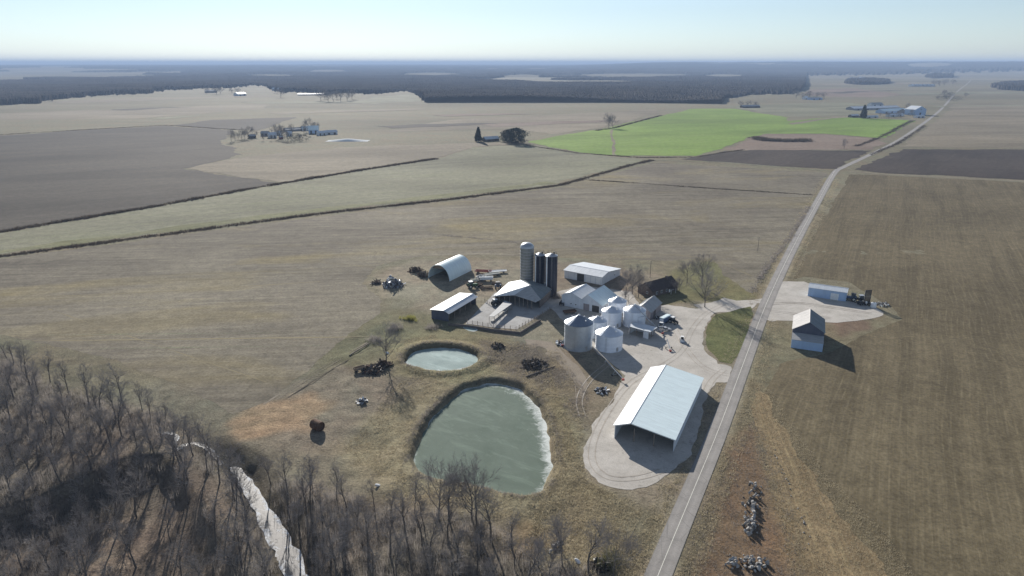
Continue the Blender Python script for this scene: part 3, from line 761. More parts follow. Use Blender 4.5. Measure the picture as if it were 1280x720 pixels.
# ------------------------------------------------------------------ trees
def grow(seed, H_, style):
    """bare deciduous tree -> (trunk MB, crown MB)"""
    rr = random.Random(seed); tr, cr = MB(), MB()
    def chain(mb, p, d, ln, r0, r1, nseg, k, wig, up):
        pts = [p.copy()]; dirs = []
        for i in range(nseg):
            d = (d + Vector((rr.gauss(0, wig), rr.gauss(0, wig), rr.gauss(0, wig * .6) + up))).normalized()
            p = p + d * (ln / nseg); pts.append(p.copy()); dirs.append(d.copy())
        rad = [r0 + (r1 - r0) * i / nseg for i in range(nseg + 1)]
        vs = []; fs = []
        a = dirs[0].orthogonal().normalized()
        for i, q in enumerate(pts):
            dd = dirs[min(i, nseg - 1)]; a = (a - dd * a.dot(dd)).normalized(); b = dd.cross(a)
            for j in range(k):
                t = 2 * math.pi * j / k; vs.append(q + (a * math.cos(t) + b * math.sin(t)) * rad[i])
        for i in range(nseg):
            for j in range(k): fs.append((i * k + j, i * k + (j + 1) % k, (i + 1) * k + (j + 1) % k, (i + 1) * k + j))
        mb.add(vs, fs)
        return pts, dirs
    def side(d, ang):
        a = d.orthogonal().normalized(); b = d.cross(a); t = rr.uniform(0, 2 * math.pi)
        return (d * math.cos(ang) + (a * math.cos(t) + b * math.sin(t)) * math.sin(ang)).normalized()
    def sub(p, d, ln, r, lvl):
        mb = tr if lvl == 1 else cr
        nseg = 5 if lvl == 1 else (3 if lvl == 2 else 2)
        pts, dirs = chain(mb, p, d, ln, r, r * (.35 if lvl < 4 else .5), nseg, 5 if lvl == 1 else 3, .16, .10 if lvl < 3 else .05)
        if lvl >= 4: return
        n = {1: style[2], 2: style[3], 3: style[4]}[lvl]
        for i in range(n):
            f = rr.uniform(.3, 1.0) if i else 1.0
            s = min(nseg - 1, int(f * nseg)); q = pts[s].lerp(pts[s + 1], f * nseg - s if f < 1 else 1)
            sub(q, side(dirs[s], rr.uniform(.35, .85)), ln * rr.uniform(.42, .66), max(.015, r * rr.uniform(.4, .6)), lvl + 1)
    r0 = H_ * .0135 + .03
    pts, dirs = chain(tr, Vector((0, 0, -.4)), Vector((rr.uniform(-.06, .06), rr.uniform(-.06, .06), 1)), H_ * .78, r0, r0 * .22, 9, 7, .055, .03)
    for i in range(style[1]):
        f = style[0] + (1 - style[0]) * (i + rr.random()) / style[1]
        s = min(8, int(f * 9)); q = pts[s].lerp(pts[s + 1], f * 9 - s)
        sub(q, side(dirs[s], rr.uniform(*style[5])), H_ * style[6] * (1.15 - .6 * f) * rr.uniform(.8, 1.15), r0 * (1 - .75 * f) * .6, 1)
    sub(pts[-1], dirs[-1], H_ * .24, r0 * .22, 2)
    return tr, cr

#          first limb, limbs, per limb, per branch, twigs, limb angle, limb length
FOREST = (.34, 10, 5, 5, 5, (.3, .7), .28)
OPEN = (.2, 14, 6, 6, 5, (.5, 1.1), .46)
protos = []
def proto(seed, H_, style, name='bare_tree'):
    tr, cr = grow(seed, H_, style)
    root = empty(name, (0, 0, 0))
    tr.build('trunk', 'bark', root, True); cr.build('crown', 'twig', root)
    return root
forest_protos = [proto(s, h, FOREST) for s, h in ((1, 15), (2, 17), (3, 13), (4, 16), (5, 14), (6, 18), (8, 12))]
open_protos = [proto(s, h, OPEN) for s, h in ((11, 16), (12, 15), (13, 14))]
used = set()
def put_tree(pr, x, y, hscale, label, group=None, z=None, rz=None, cat='tree', wide=1.0):
    o = pr if pr.name not in used else copy_tree(pr)
    used.add(pr.name)
    o.location = (x, y, (gz(x, y) if z is None else z) - .1)
    o.rotation_euler = (random.uniform(-.05, .05), random.uniform(-.05, .05), random.uniform(0, 6.28) if rz is None else rz)
    o.scale = (hscale * wide, hscale * wide, hscale)
    return tag(o, label, cat, group)

# the wood in the lower left: jittered poisson set
g = np.random.default_rng(3)
cand = []
xs, ys = scatter(wood_poly, 9000, 4)
open_patch = PX([(40, 730), (150, 615), (225, 572), (285, 610), (300, 730)])
sd_open = poly_sd(xs, ys, open_patch); dcr = line_d(xs, ys, creek_seen); edge = poly_sd(xs, ys, wood_poly)
uu, vv = proj(xs, ys)
spots = []
for i in range(len(xs)):
    if len(spots) >= 290: break
    if uu[i] < -45 or vv[i] > 755 or uu[i] > 770: continue
    if sd_open[i] < 0 and g.random() > .04: continue
    if uu[i] < 330 and vv[i] > 735: continue
    if dcr[i] < 3.8: continue
    if 130 < uu[i] < 300 and 505 < vv[i] < 600 and g.random() < .55: continue
    mind = 5.2 if edge[i] > -25 else 6.4
    if vv[i] < 520: mind = 6.6
    if all((xs[i] - a) ** 2 + (ys[i] - b) ** 2 > mind ** 2 for a, b in spots): spots.append((xs[i], ys[i]))
for k, (x, y) in enumerate(spots):
    u_, v_ = proj(x, y)
    if u_ > 400: lab, gr = 'slender bare grey tree in the wood between the creek and the large pond', 'bare trees of the pond side wood'
    elif v_ > 560: lab, gr = 'slender bare grey tree in the wood along the creek', 'bare trees of the creek side wood'
    else: lab, gr = 'slender bare grey tree in the dense wood below the stubble field', 'bare trees of the field side wood'
    put_tree(forest_protos[k % 7], x, y, random.uniform(.62, 1.05), lab, gr, wide=random.uniform(.9, 1.3))
# named single trees
for u, v, h, pr, lab in (
    (483, 455, 15.5, 0, 'bare spreading tree beside the small pond, above a scrap heap'),
    (590, 652, 16.5, 1, 'bare round crowned tree at the near edge of the large pond'),
    (548, 650, 15, 2, 'bare tree just left of the round crowned tree at the large pond'),
    (766, 722, 11, 2, 'low forked bare tree beside the road verge, apart from the wood'),
    (702, 690, 9, 1, 'small slanting bare tree behind the white stones'),
    (664, 700, 6, 2, 'short dead snag left of the white stones'),
    (881, 384, 17.5, 1, 'widest bare tree, at the corner of the drive by the lawn'),
    (877, 358, 17, 0, 'tallest bare tree on the lawn behind the drive'),
    (859, 354, 11.5, 2, 'thin bare tree on the lawn right of the brown roofed house'),
    (849, 367, 8.5, 1, 'small bare tree at the right front corner of the brown roofed house'),
    (781, 374, 13, 2, 'leftmost bare yard tree between the white barn and the brown roofed house'),
    (790, 368, 15, 0, 'tallest bare yard tree left of the brown roofed house'),
    (798, 372, 12, 1, 'bare yard tree touching the left end of the brown roofed house'),
    (786, 380, 7.5, 2, 'small bare yard tree standing in front of the others left of the house')):
    x, y = G(u, v)
    p = open_protos[pr]; s = h / (16, 15, 14)[pr]
    put_tree(p, x, y, s, lab)
# far single trees
def far_tree(u, v, h, lab, pr=0, group=None, wide=1.1):
    x, y = G(u, v); put_tree(open_protos[pr], x, y, h / (16, 15, 14)[pr], lab, group, z=0, wide=wide)
far_tree(761, 160, 24, 'taller of the lone bare trees at the top of the green wheat lane', 1)
far_tree(766, 160, 20, 'shorter of the lone bare trees at the top of the green wheat lane', 2)
far_tree(1055, 187, 14, 'single bare tree on the reddish patch above the dark field', 1, wide=.7)
for k, (u, v, h) in enumerate(((289, 177, 17), (306, 173, 15), (313, 172, 16), (349, 173, 19), (354, 175, 16), (386, 164, 20), (391, 164, 15), (330, 176, 9), (298, 174, 9), (320, 172, 10), (360, 176, 14), (340, 176, 8), (374, 176, 10), (294, 176, 12), (302, 175, 13), (310, 174, 14), (345, 170, 18), (352, 170, 16), (366, 168, 16), (380, 167, 15), (396, 164, 14))):
    far_tree(u, v, h, 'bare tree at the distant farmstead on the left, among its sheds', k % 3, 'bare trees of the distant left farmstead', 1.0)
for k, (u, v, h) in enumerate(((1133, 137, 16), (1110, 147, 12), (1122, 147, 12), (1140, 144, 12), (1100, 146, 9))):
    far_tree(u, v, h, 'bare tree in front of the far white dairy barns', k % 3, 'bare trees at the far dairy farm')
for k, (u, v, h) in enumerate(((258, 117, 22), (271, 118, 26), (276, 118, 24), (290, 117, 18), (297, 117, 20), (351, 122, 26), (401, 126, 30), (410, 127, 30), (417, 127, 28), (426, 127, 30), (434, 126, 30), (440, 124, 28), (406, 124, 24), (421, 124, 26))):
    far_tree(u, v, h, 'hazy bare tree beside the farthest sheds on the left', k % 3, 'hazy far trees on the left', 1.5)
for k, (u, v, h) in enumerate(((995, 123, 26), (1003, 124, 20), (1012, 123, 22), (1020, 123, 20), (1030, 123, 20), (925, 134, 14), (935, 134, 16), (945, 134, 14))):
    far_tree(u, v, h, 'hazy bare tree round the far houses beyond the wheat', k % 3, 'hazy far trees beyond the wheat', 1.6)
for k, (u, v, h) in enumerate(((1168, 108, 30), (1174, 108, 28), (1180, 123, 24), (1187, 124, 22), (1183, 125, 16), (1207, 122, 14), (1172, 125, 14), (1180, 107, 32), (1190, 106, 26))):
    far_tree(u, v, h, 'hazy bare tree where the road meets the far ridge', k % 3, 'hazy far trees along the road', 1.6)

# evergreen trees
def evergreen(seed, h, r, name='evergreen_tree', rounded=False, n=2600):
    g = np.random.default_rng(seed); root = empty(name, (0, 0, 0))
    tb = MB(); tb.tube((0, 0, -.3), (0, 0, h * .9), .3, .06, 7); tb.build('trunk', 'bark', root)
    t = g.uniform(0, 1, n); ang = g.uniform(0, 6.283, n)
    lobes = 1 + .32 * np.sin(ang * 3 + t * 9 + seed) + .15 * np.sin(ang * 7 - t * 14) + g.normal(0, .14, n)
    prof = (np.sqrt(np.clip(1 - (2 * t - .85) ** 2 / 1.4, .02, 1)) if rounded else (1 - t) ** .8 + .04)
    rad = r * prof * lobes * np.sqrt(g.uniform(.35, 1, n))
    z = .06 * h + t * h * .94
    c = np.stack([rad * np.cos(ang), rad * np.sin(ang), z], -1)
    sz = .45 * (h / 12); V = (c[:, None, :] + g.normal(0, sz, (n, 3, 3))).reshape(-1, 3)
    npmesh('crown', V, np.arange(n * 3).reshape(-1, 3), 'needles', root)
    return root
for u, v, h, r, rnd, lab, seed in (
    (598, 177, 20, 5, False, 'narrow evergreen left of the small far white house'  , 1),
    (645, 179, 21, 14, True, 'large dark round evergreen right of the small far white house', 2),
    (635, 177, 17, 10, True, 'smaller dark evergreen joining the large round one', 3),
    (1079, 148, 26, 6, False, 'dark columnar evergreen in front of the far white dairy barn', 4)):
    t = evergreen(seed, h, r, rounded=rnd); x, y = G(u, v); t.location = (x, y, 0); tag(t, lab, 'tree')
for k, (u, v, h, w) in enumerate(((370, 174, 9, 10), (378, 176, 9, 12), (364, 178, 7, 9), (1120, 148, 7, 14), (1108, 149, 6, 10), (1138, 145, 6, 9), (1010, 123, 14, 20), (1022, 124, 9, 20), (1182, 126, 14, 26), (1196, 124, 10, 18))):
    t = evergreen(20 + k, h, w, 'shrub', True, 700); x, y = G(u, v); t.location = (x, y, 0)
    tag(t, ['dark bush among the sheds of the distant left farmstead'] * 3 and ('dark bush among the sheds of the distant left farmstead' if k < 3 else 'dark bush in front of the far dairy barns' if k < 6 else 'dark far bush beyond the wheat field' if k < 8 else 'dark far bush beside the road on the rise'),
        'bush', 'bushes of the distant left farmstead' if k < 3 else 'bushes at the dairy' if k < 6 else 'far bushes beyond the wheat' if k < 8 else 'far roadside bushes')

# undergrowth
xs, ys = scatter(wood_poly, 3800, 14); u_, v_ = proj(xs, ys)
k = (u_ > -60) & (v_ < 780) & (u_ < 770) & (line_d(xs, ys, creek) > 3.4) & ((poly_sd(xs, ys, open_patch) > 0) | (rng.random(len(xs)) < .03))
ug = brush('undergrowth', xs[k], ys[k], 34, rng.uniform(1.2, 5.0, k.sum()), rng.uniform(1.4, 3.4, k.sum()), .055, 'brush', 15, .55)
tag(ug, 'grey brown undergrowth filling the wood', kind='stuff')
xs, ys = scatter(wood_poly, 2600, 16); u_, v_ = proj(xs, ys)
k = (u_ > -60) & (v_ < 780) & (line_d(xs, ys, creek) > 3.2) & (poly_sd(xs, ys, open_patch) > 0)
tag(brush('leaf_litter', xs[k], ys[k], 9, .5, 1.6, .14, 'dark_brush', 17, 1.4), 'low dark brambles on the floor of the wood', kind='stuff')

# ------------------------------------------------------------------ buildings
def gable(name, label, cat, A, B, L, hl, hr, rf, hk, wall, roof, oh=.5, front='closed', back=True, roof2=None, group=None, th=.16, z0=0.0, open_right=False, open_left=False):
    """A, B = front base corners (left, right seen from the front); ridge runs back from the front at fraction rf of the width"""
    A, B = Vector(A), Vector(B); W = (B - A).length; rz = math.atan2((B - A).y, (B - A).x); c = (A + B) / 2
    root = empty(name, (c.x, c.y, z0), rz, label=label, cat=cat, group=group)
    x0, x1 = -W / 2, W / 2; xr = x0 + W * rf
    def wallz(x): return hl + (hk - hl) * (x - x0) / (xr - x0) if x < xr else hk + (hr - hk) * (x - xr) / (x1 - xr)
    w = MB()
    if not open_left: w.prism([(x0, 0, -.3), (x0 + th, 0, -.3), (x0 + th, 0, hl), (x0, 0, hl)], (0, L, 0))
    if not open_right: w.prism([(x1 - th, 0, -.3), (x1, 0, -.3), (x1, 0, hr), (x1 - th, 0, hr)], (0, L, 0))
    pent = [(x0 + th + .004, -.3), (x1 - th - .004, -.3), (x1 - th - .004, wallz(x1 - th) - .02), (xr, hk - .02), (x0 + th + .004, wallz(x0 + th) - .02)]
    if back: w.prism([(x, L - th - .003, z) for x, z in pent], (0, th, 0))
    if front == 'closed': w.prism([(x, .003, z) for x, z in pent], (0, th, 0))
    elif front == 'open':
        for xa, xb in ((x0 + th + .004, xr - .002), (xr + .002, x1 - th - .004)):
            za, zb = wallz(xa) - .02, wallz(xb) - .02
            w.prism([(xa, .003, za - .4), (xb, .003, zb - .4), (xb, .003, zb), (xa, .003, za)], (0, th, 0))
    w.build('wall', wall, root)
    s1 = (hk - hl) / max(.01, xr - x0); s2 = (hk - hr) / max(.01, x1 - xr); t = .14
    for sx, s, xe, mt in ((-1, s1, x0 - oh, roof), (1, s2, x1 + oh, roof2 or roof)):
        h_e = hk - s * abs(xe - xr)
        r = MB()
        r.prism([(xr + sx * .004, -oh, hk + .03), (xe, -oh, h_e + .03), (xe, -oh, h_e + .03 + t), (xr + sx * .004, -oh, hk + .03 + t)], (0, L + 2 * oh, 0))
        r.build('roof', mt, root)
    rc = MB(); rc.prism([(xr - .3, -oh - .02, hk + .2 - .3 * s1), (xr, -oh - .02, hk + .2), (xr + .3, -oh - .02, hk + .2 - .3 * s2), (xr, -oh - .02, hk + .15 + t)], (0, L + 2 * oh + .04, 0))
    rc.build('ridge_cap', roof, root)
    root['W'] = W; root['L'] = L
    return root

def panel(root, part, mat, face, pos, z, w, h, proud=.06):
    """flat part on a wall: face 'f','b','l','r'; pos along the wall from its centre (f) or from the front (l/r)"""
    W, L = root['W'], root['L']; m = MB()
    if face == 'f': m.box((pos, -proud / 2 + .004 - .006, z + h / 2), (w, proud, h))
    if face == 'b': m.box((pos, L + proud / 2 + .002, z + h / 2), (w, proud, h))
    if face == 'l': m.box((-W / 2 - proud / 2 - .002, pos, z + h / 2), (proud, w, h))
    if face == 'r': m.box((W / 2 + proud / 2 + .002, pos, z + h / 2), (proud, w, h))
    return m.build(part, mat, root)

def window(root, face, pos, z, w, h):
    f = panel(root, 'window', 'white_paint', face, pos, z, w, h, .06)
    W, L = root['W'], root['L']; m = MB(); p = .09
    if face == 'f': m.box((pos, -p / 2, z + h / 2), (w - .25, p, h - .25))
    if face == 'l': m.box((-W / 2 - p / 2, pos, z + h / 2), (p, w - .25, h - .25))
    if face == 'r': m.box((W / 2 + p / 2, pos, z + h / 2), (p, w - .25, h - .25))
    if face == 'b': m.box((pos, L + p / 2, z + h / 2), (w - .25, p, h - .25))
    m.build('pane', 'glass', f)

# machine shed
A = G(767, 549); Bc = Vector(G(842.3, 563)); Dv = (Vector(G(811, 474)) - Vector(A) + Vector(G(879.5, 486)) - Bc) / 2
Wd = (Bc - Vector(A)); Wd = Vector((Dv.y, -Dv.x)).normalized() * Wd.length
cA = (Vector(A) + Bc) / 2; A_, B_ = cA - Wd / 2, cA + Wd / 2
sh = gable('machine_shed', 'big open fronted machine shed with pale blue metal roof beside the road', 'shed', A_, B_, Dv.length, 4.6, 4.1, .27, 6.4, 'white_wall', 'white_roof', .45, 'open', roof2='blue_white_roof')
W, L = sh['W'], sh['L']
p_ = MB()
for k in range(1, 3): MB().box((-W / 2 + W * k / 3, .35, 2.1), (.25, .25, 5.0 if k == 1 else 4.6)).build('post', 'wood_post', sh)
for k in range(9): MB().prism([(-W / 2 + .3, 2 + k * L / 9.5, 4.2), (W * -.23, 2 + k * L / 9.5, 5.95), (W / 2 - .3, 2 + k * L / 9.5, 3.55), (W / 2 - .3, 2 + k * L / 9.5, 3.75), (W * -.23, 2 + k * L / 9.5, 6.15), (-W / 2 + .3, 2 + k * L / 9.5, 4.4)], (0, .12, 0)).build('truss', 'wood_post', sh)

# quonset hut
def quonset(name, label, cat, A, B, L, rise, mat, endmat):
    A, B = Vector(A), Vector(B); W = (B - A).length; c = (A + B) / 2
    root = empty(name, (c.x, c.y, 0), math.atan2((B - A).y, (B - A).x), label=label, cat=cat)
    def arc(r, k=20): return [(-r * math.cos(math.pi * i / k), (rise * r / (W / 2)) * math.sin(math.pi * i / k)) for i in range(k + 1)]
    o_, i_ = arc(W / 2), arc(W / 2 - .18); n = 21
    sm = MB()
    vs = [(x, y, z) for y in (-.3, L) for pr in (o_, i_) for x, z in pr]
    fs = [(k, k + 1, 2 * n + k + 1, 2 * n + k) for k in range(n - 1)] + [(n + k + 1, n + k, 3 * n + k, 3 * n + k + 1) for k in range(n - 1)]
    fs += [(k + 1, k, n + k, n + k + 1) for k in range(n - 1)] + [(2 * n + k, 2 * n + k + 1, 3 * n + k + 1, 3 * n + k) for k in range(n - 1)]
    sm.add(vs, fs); sm.build('roof', mat, root)
    e = MB(); top = [(x * .985, 1.2, z * .985) for x, z in i_ if z > rise * .62]
    e.prism(top, (0, .1, 0)); e.build('end_panel', endmat, root)
    b = MB(); b.prism([(x * .985, L - .4, z * .985) for x, z in i_], (0, .1, 0)); b.build('end_wall', endmat, root)
    for k in range(7): MB().tube((0, 0, -.1), (0, 0, -.05), .05).build('anchor', 'steel', root) if False else None
    return root
Aq, Bq = Vector(G(535.5, 347)), Vector(G(562.5, 351.5)); bk = Vector(G(592, 338.5)) - Bq
quonset('quonset_hut', 'arched metal hut with pale blue curved roof beyond the open cattle shed', 'shed', Aq, Bq, bk.length, 8.2, 'blue_white_roof', 'planks')

# open cattle shed (mono pitch)
def monoshed(name, label, cat, A, B, L, hl, hr, wall, roof, front=True, fascia=True, posts=5, open_side='r'):
    A, B = Vector(A), Vector(B); W = (B - A).length; c = (A + B) / 2
    root = empty(name, (c.x, c.y, 0), math.atan2((B - A).y, (B - A).x), label=label, cat=cat)
    x0, x1 = -W / 2, W / 2; t = .16
    w = MB()
    w.prism([(x0, 0, -.2), (x0 + t, 0, -.2), (x0 + t, 0, hl), (x0, 0, hl)], (0, L, 0))
    q = [(x0 + t + .004, -.2), (x1 - .01, -.2), (x1 - .01, hr - .02), (x0 + t + .004, hl - .02)]
    if front: w.prism([(x, .003, z) for x, z in q], (0, t, 0))
    w.prism([(x, L - t - .003, z) for x, z in q], (0, t, 0))
    w.build('wall', wall, root)
    s = (hr - hl) / W; o = .6
    MB().prism([(x0 - o, -o, hl - s * o + .02), (x1 + o, -o, hr + s * o + .02), (x1 + o, -o, hr + s * o + .16), (x0 - o, -o, hl - s * o + .16)], (0, L + 2 * o, 0)).build('roof', roof, root)
    if fascia: MB().box((x1 + o + .03, L / 2, hr + s * o - .45), (.05, L + 2 * o, 1.2)).build('fascia', 'white_paint', root)
    for k in range(posts): MB().box((x1 - .2, .4 + k * (L - .8) / (posts - 1), hr / 2 - .1), (.22, .22, hr + .0)).build('post', 'wood_post', root)
    root['W'] = W; root['L'] = L
    return root
Ao, Bo = Vector(G(539.5, 398)), Vector(G(561, 402))
cs = gable('cattle_shed', 'long open sided cattle shed with white roof above the small pond', 'shed', Ao, Bo, 25.5, 4.3, 3.9, .76, 4.9, 'slate_wall', 'white_roof', .5, open_right=True)
for k in range(6): MB().box((cs['W'] / 2 - .15, .5 + k * 4.9, 1.9), (.22, .22, 3.8)).build('post', 'wood_post', cs)

# grey hip roofed barn
def hip_barn():
    pts = dict(L=(616.5, 370.5, 4.4), Mm=(643, 369.2, 5.0), N=(669.5, 378, 4.3), O=(676, 374.5, 4.3), Rb=(692, 359.5, 4.3), ap=(662, 356.5, 9.3), br=(651, 350.3, 9.2), bk=(674, 352.5, 4.3), bl=(636, 353, 4.3))
    P3 = {k: Vector((*G(u, v, z), z)) for k, (u, v, z) in pts.items()}
    c = (P3['L'] + P3['O'] + P3['Rb']) / 3; c.z = 0
    root = empty('hip_roofed_barn', c, label='old grey hip roofed barn in front of the silos', cat='barn')
    def plate(name, ks, mat):
        q = [P3[k] - c for k in ks]; m = MB(); m.prism([p + Vector((0, 0, .15)) for p in q], (0, 0, -.15)); m.build(name, mat, root)
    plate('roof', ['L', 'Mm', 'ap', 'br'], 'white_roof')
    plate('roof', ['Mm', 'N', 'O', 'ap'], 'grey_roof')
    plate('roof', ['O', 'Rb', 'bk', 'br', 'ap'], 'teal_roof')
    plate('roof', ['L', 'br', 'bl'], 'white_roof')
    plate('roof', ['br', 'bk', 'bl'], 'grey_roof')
    # side wall under the right eave and the back walls; front stays open on posts
    def wall(a, b, ins=.5):
        a, b = P3[a] - c, P3[b] - c; d = (b - a).normalized(); n = Vector((-d.y, d.x, 0)).normalized()
        if n.dot((P3['ap'] - c) - a) < 0: n = -n
        a, b = a + n * ins, b + n * ins
        m = MB(); m.prism([Vector((a.x, a.y, -.2)), Vector((b.x, b.y, -.2)), Vector((b.x, b.y, b.z + .0)), Vector((a.x, a.y, a.z + .0))], n * .15); return m
    wall('O', 'Rb').build('wall', 'old_boards', root); wall('Rb', 'bk').build('wall', 'old_boards', root); wall('bk', 'bl').build('wall', 'old_boards', root)
    wall('L', 'bl', .9).build('wall', 'old_boards', root)
    for a, b, n in (('Mm', 'N', 5), ('L', 'Mm', 4)):
        for k in range(n):
            q = (P3[a] - c).lerp(P3[b] - c, (k + .15) / n) + Vector((0, .7, 0))
            MB().box((q.x, q.y, q.z / 2), (.25, .25, q.z)).build('post', 'wood_post', root)
    # low eave lean-to strip along the back right side
    q = [Vector((*G(u, v, 4.9), 4.9)) - c for u, v in ((660, 352), (673, 350.6), (692, 355.8), (690, 358))]
    MB().prism([p + Vector((0, 0, .1)) for p in q], (0, 0, -.1)).build('lean_to_roof', 'blue_white_roof', root)
    return root
hip_barn()
# feed bunk roof
q = [Vector((*G(u, v, 3.0), 3.0)) for u, v in ((611, 395.8), (617.5, 395.8), (640.5, 379.6), (631, 376.2))]
c = sum(q, Vector()) / 4; c.z = 0
fb = empty('feed_bunk', c, label='long narrow feed bunk roof in the middle of the cattle yard', cat='feed bunk')
MB().prism([p - c for p in q], (0, 0, .14)).build('roof', 'grey_roof', fb)
for k in range(5):
    for a, b in ((0, 3), (1, 2)):
        p = (q[a] - c).lerp(q[b] - c, (k + .1) / 4.3); MB().box((p.x, p.y, 1.45), (.18, .18, 2.9)).build('post', 'wood_post', fb)
a_, b_ = (q[0] + q[1]) / 2 - c, (q[2] + q[3]) / 2 - c
MB().box(((a_.x + b_.x) / 2, (a_.y + b_.y) / 2, .45), ((b_ - a_).length * .95, 1.2, .7), math.atan2((b_ - a_).y, (b_ - a_).x)).build('trough', 'concrete', fb)

# cattle yard fence and low concrete wall
def fence(label, pts, hh=1.4, gap=2.2, rails=3, post='wood_post'):
    P_ = [Vector((*p, 0)) for p in PX(pts)]; root = empty('fence', P_[0], label=label, cat='fence'); o = P_[0]
    rl = MB(); L = 0
    for a, b in zip(P_, P_[1:]):
        n = max(1, int((b - a).length / gap))
        for k in range(n):
            p = a.lerp(b, k / n) - o; MB().box((p.x, p.y, hh / 2), (.2, .2, hh + .2)).build('post', post, root)
        for r in range(rails): rl.tube(a - o + Vector((0, 0, .35 + r * .45)), b - o + Vector((0, 0, .35 + r * .45)), .05, .05, 4)
    rl.build('rail', 'wood_post', root)
    return root
fence('post and rail fence along the near side of the cattle yard', [(584, 404), (610, 408), (645, 412.5), (672, 398), (690, 386)], 1.7)
fence('short fence by the barn posts inside the cattle yard', [(606, 377), (612, 381), (622, 380), (630, 384)], 1.5, 1.8)
w0 = [Vector((*p, 0)) for p in PX([(560, 407), (584, 409), (615, 414), (650, 418), (676, 402)])]
wl = MB()
for a, b in zip(w0, w0[1:]):
    d = (b - a).normalized(); wl.prism([a - d * .0 + Vector((0, 0, -.3)), b + Vector((0, 0, -.3)), b + Vector((0, 0, 1.1)), a + Vector((0, 0, 1.1))], Vector((-d.y, d.x, 0)) * .2)
tag(wl.build('retaining_wall', 'old_boards'), 'low concrete wall below the cattle yard fence', 'wall')  # dark old surface; the shade along the wall front is in its colour too

# silos
def silo(name, label, u, vb, wpx, vtop, mat, dome, pipe=True):
    N = G(u, vb); t = H / ((vb - 360) * CP + F * SP); r = wpx * t / 2
    d = Vector(N).normalized(); c = Vector(N) + d * r
    ht = hgt(c.y, vtop)
    root = empty(name, (c.x, c.y, 0), label=label, cat='silo')
    hb = ht - r * (.75 if dome else .38)
    k = 40; b = MB(); b.lathe([(r, -.2)] + [(r, hb * i / 10) for i in range(1, 11)], k); b.build('body', mat, root, True)
    h = MB()
    for i in range(1, int(hb / 1.5)): h.lathe([(r + .012, i * 1.5), (r + .05, i * 1.5 + .03), (r + .05, i * 1.5 + .1), (r + .012, i * 1.5 + .13)], k)
    h.build('hoop', 'steel' if dome else mat, root)
    if dome: MB().lathe([(r + .12, hb + .004)] + [((r + .1) * math.cos(a), hb + .03 + r * .75 * math.sin(a)) for a in np.linspace(0, 1.5, 9)] + [(.01, hb + r * .75)], k).build('dome', 'steel', root, True)
    else:
        MB().lathe([(r + .1, hb + .004), (r + .1, hb + .06), (r * .6, hb + r * .2), (.5, hb + r * .38), (.01, hb + r * .4)], k).build('dome', 'steel', root)
        rail = MB()
        for i in range(12):
            a = 2 * math.pi * i / 12; rail.tube((r * .8 * math.cos(a), r * .8 * math.sin(a), hb + .2), (r * .8 * math.cos(a), r * .8 * math.sin(a), hb + 1.9), .05, .05, 4)
            a2 = 2 * math.pi * (i + 1) / 12; rail.tube((r * .8 * math.cos(a), r * .8 * math.sin(a), hb + 1.85), (r * .8 * math.cos(a2), r * .8 * math.sin(a2), hb + 1.85), .05, .05, 4)
        rail.build('railing', 'black_iron', root)
        MB().box((r * .4, 0, hb + 1.1), (.7, .7, 1.5)).build('hatch', 'black_iron', root)
    a = R(222); px_, py_ = math.cos(a), math.sin(a)
    if pipe:
        ch = MB(); ch.tube((px_ * (r + .25), py_ * (r + .25), 0), (px_ * (r + .25), py_ * (r + .25), hb), .3, .3, 8); ch.build('chute', 'white_paint', root)
    ld = MB()
    for s in (-.25, .25): ld.tube((-.05 + s, -r - .15, 0), (-.05 + s, -r - .15, hb), .03, .03, 4)
    for i in range(int(hb / .45)): ld.tube((-.3, -r - .15, .4 + i * .45), (.2, -r - .15, .4 + i * .45), .02, .02, 4)
    ld.build('ladder', 'steel', root)
    return root
silo('concrete_silo', 'tall grey concrete silo with silver dome', 658.5, 366, 17, 303, 'silo_stave', True, False)
silo('blue_silo', 'dark blue silo next to the tall grey domed one', 674.3, 368, 13.5, 316, 'silo_blue', False)
silo('blue_silo', 'dark blue silo at the right end of the three silos', 688.5, 372, 15.0, 316.5, 'silo_blue', False)

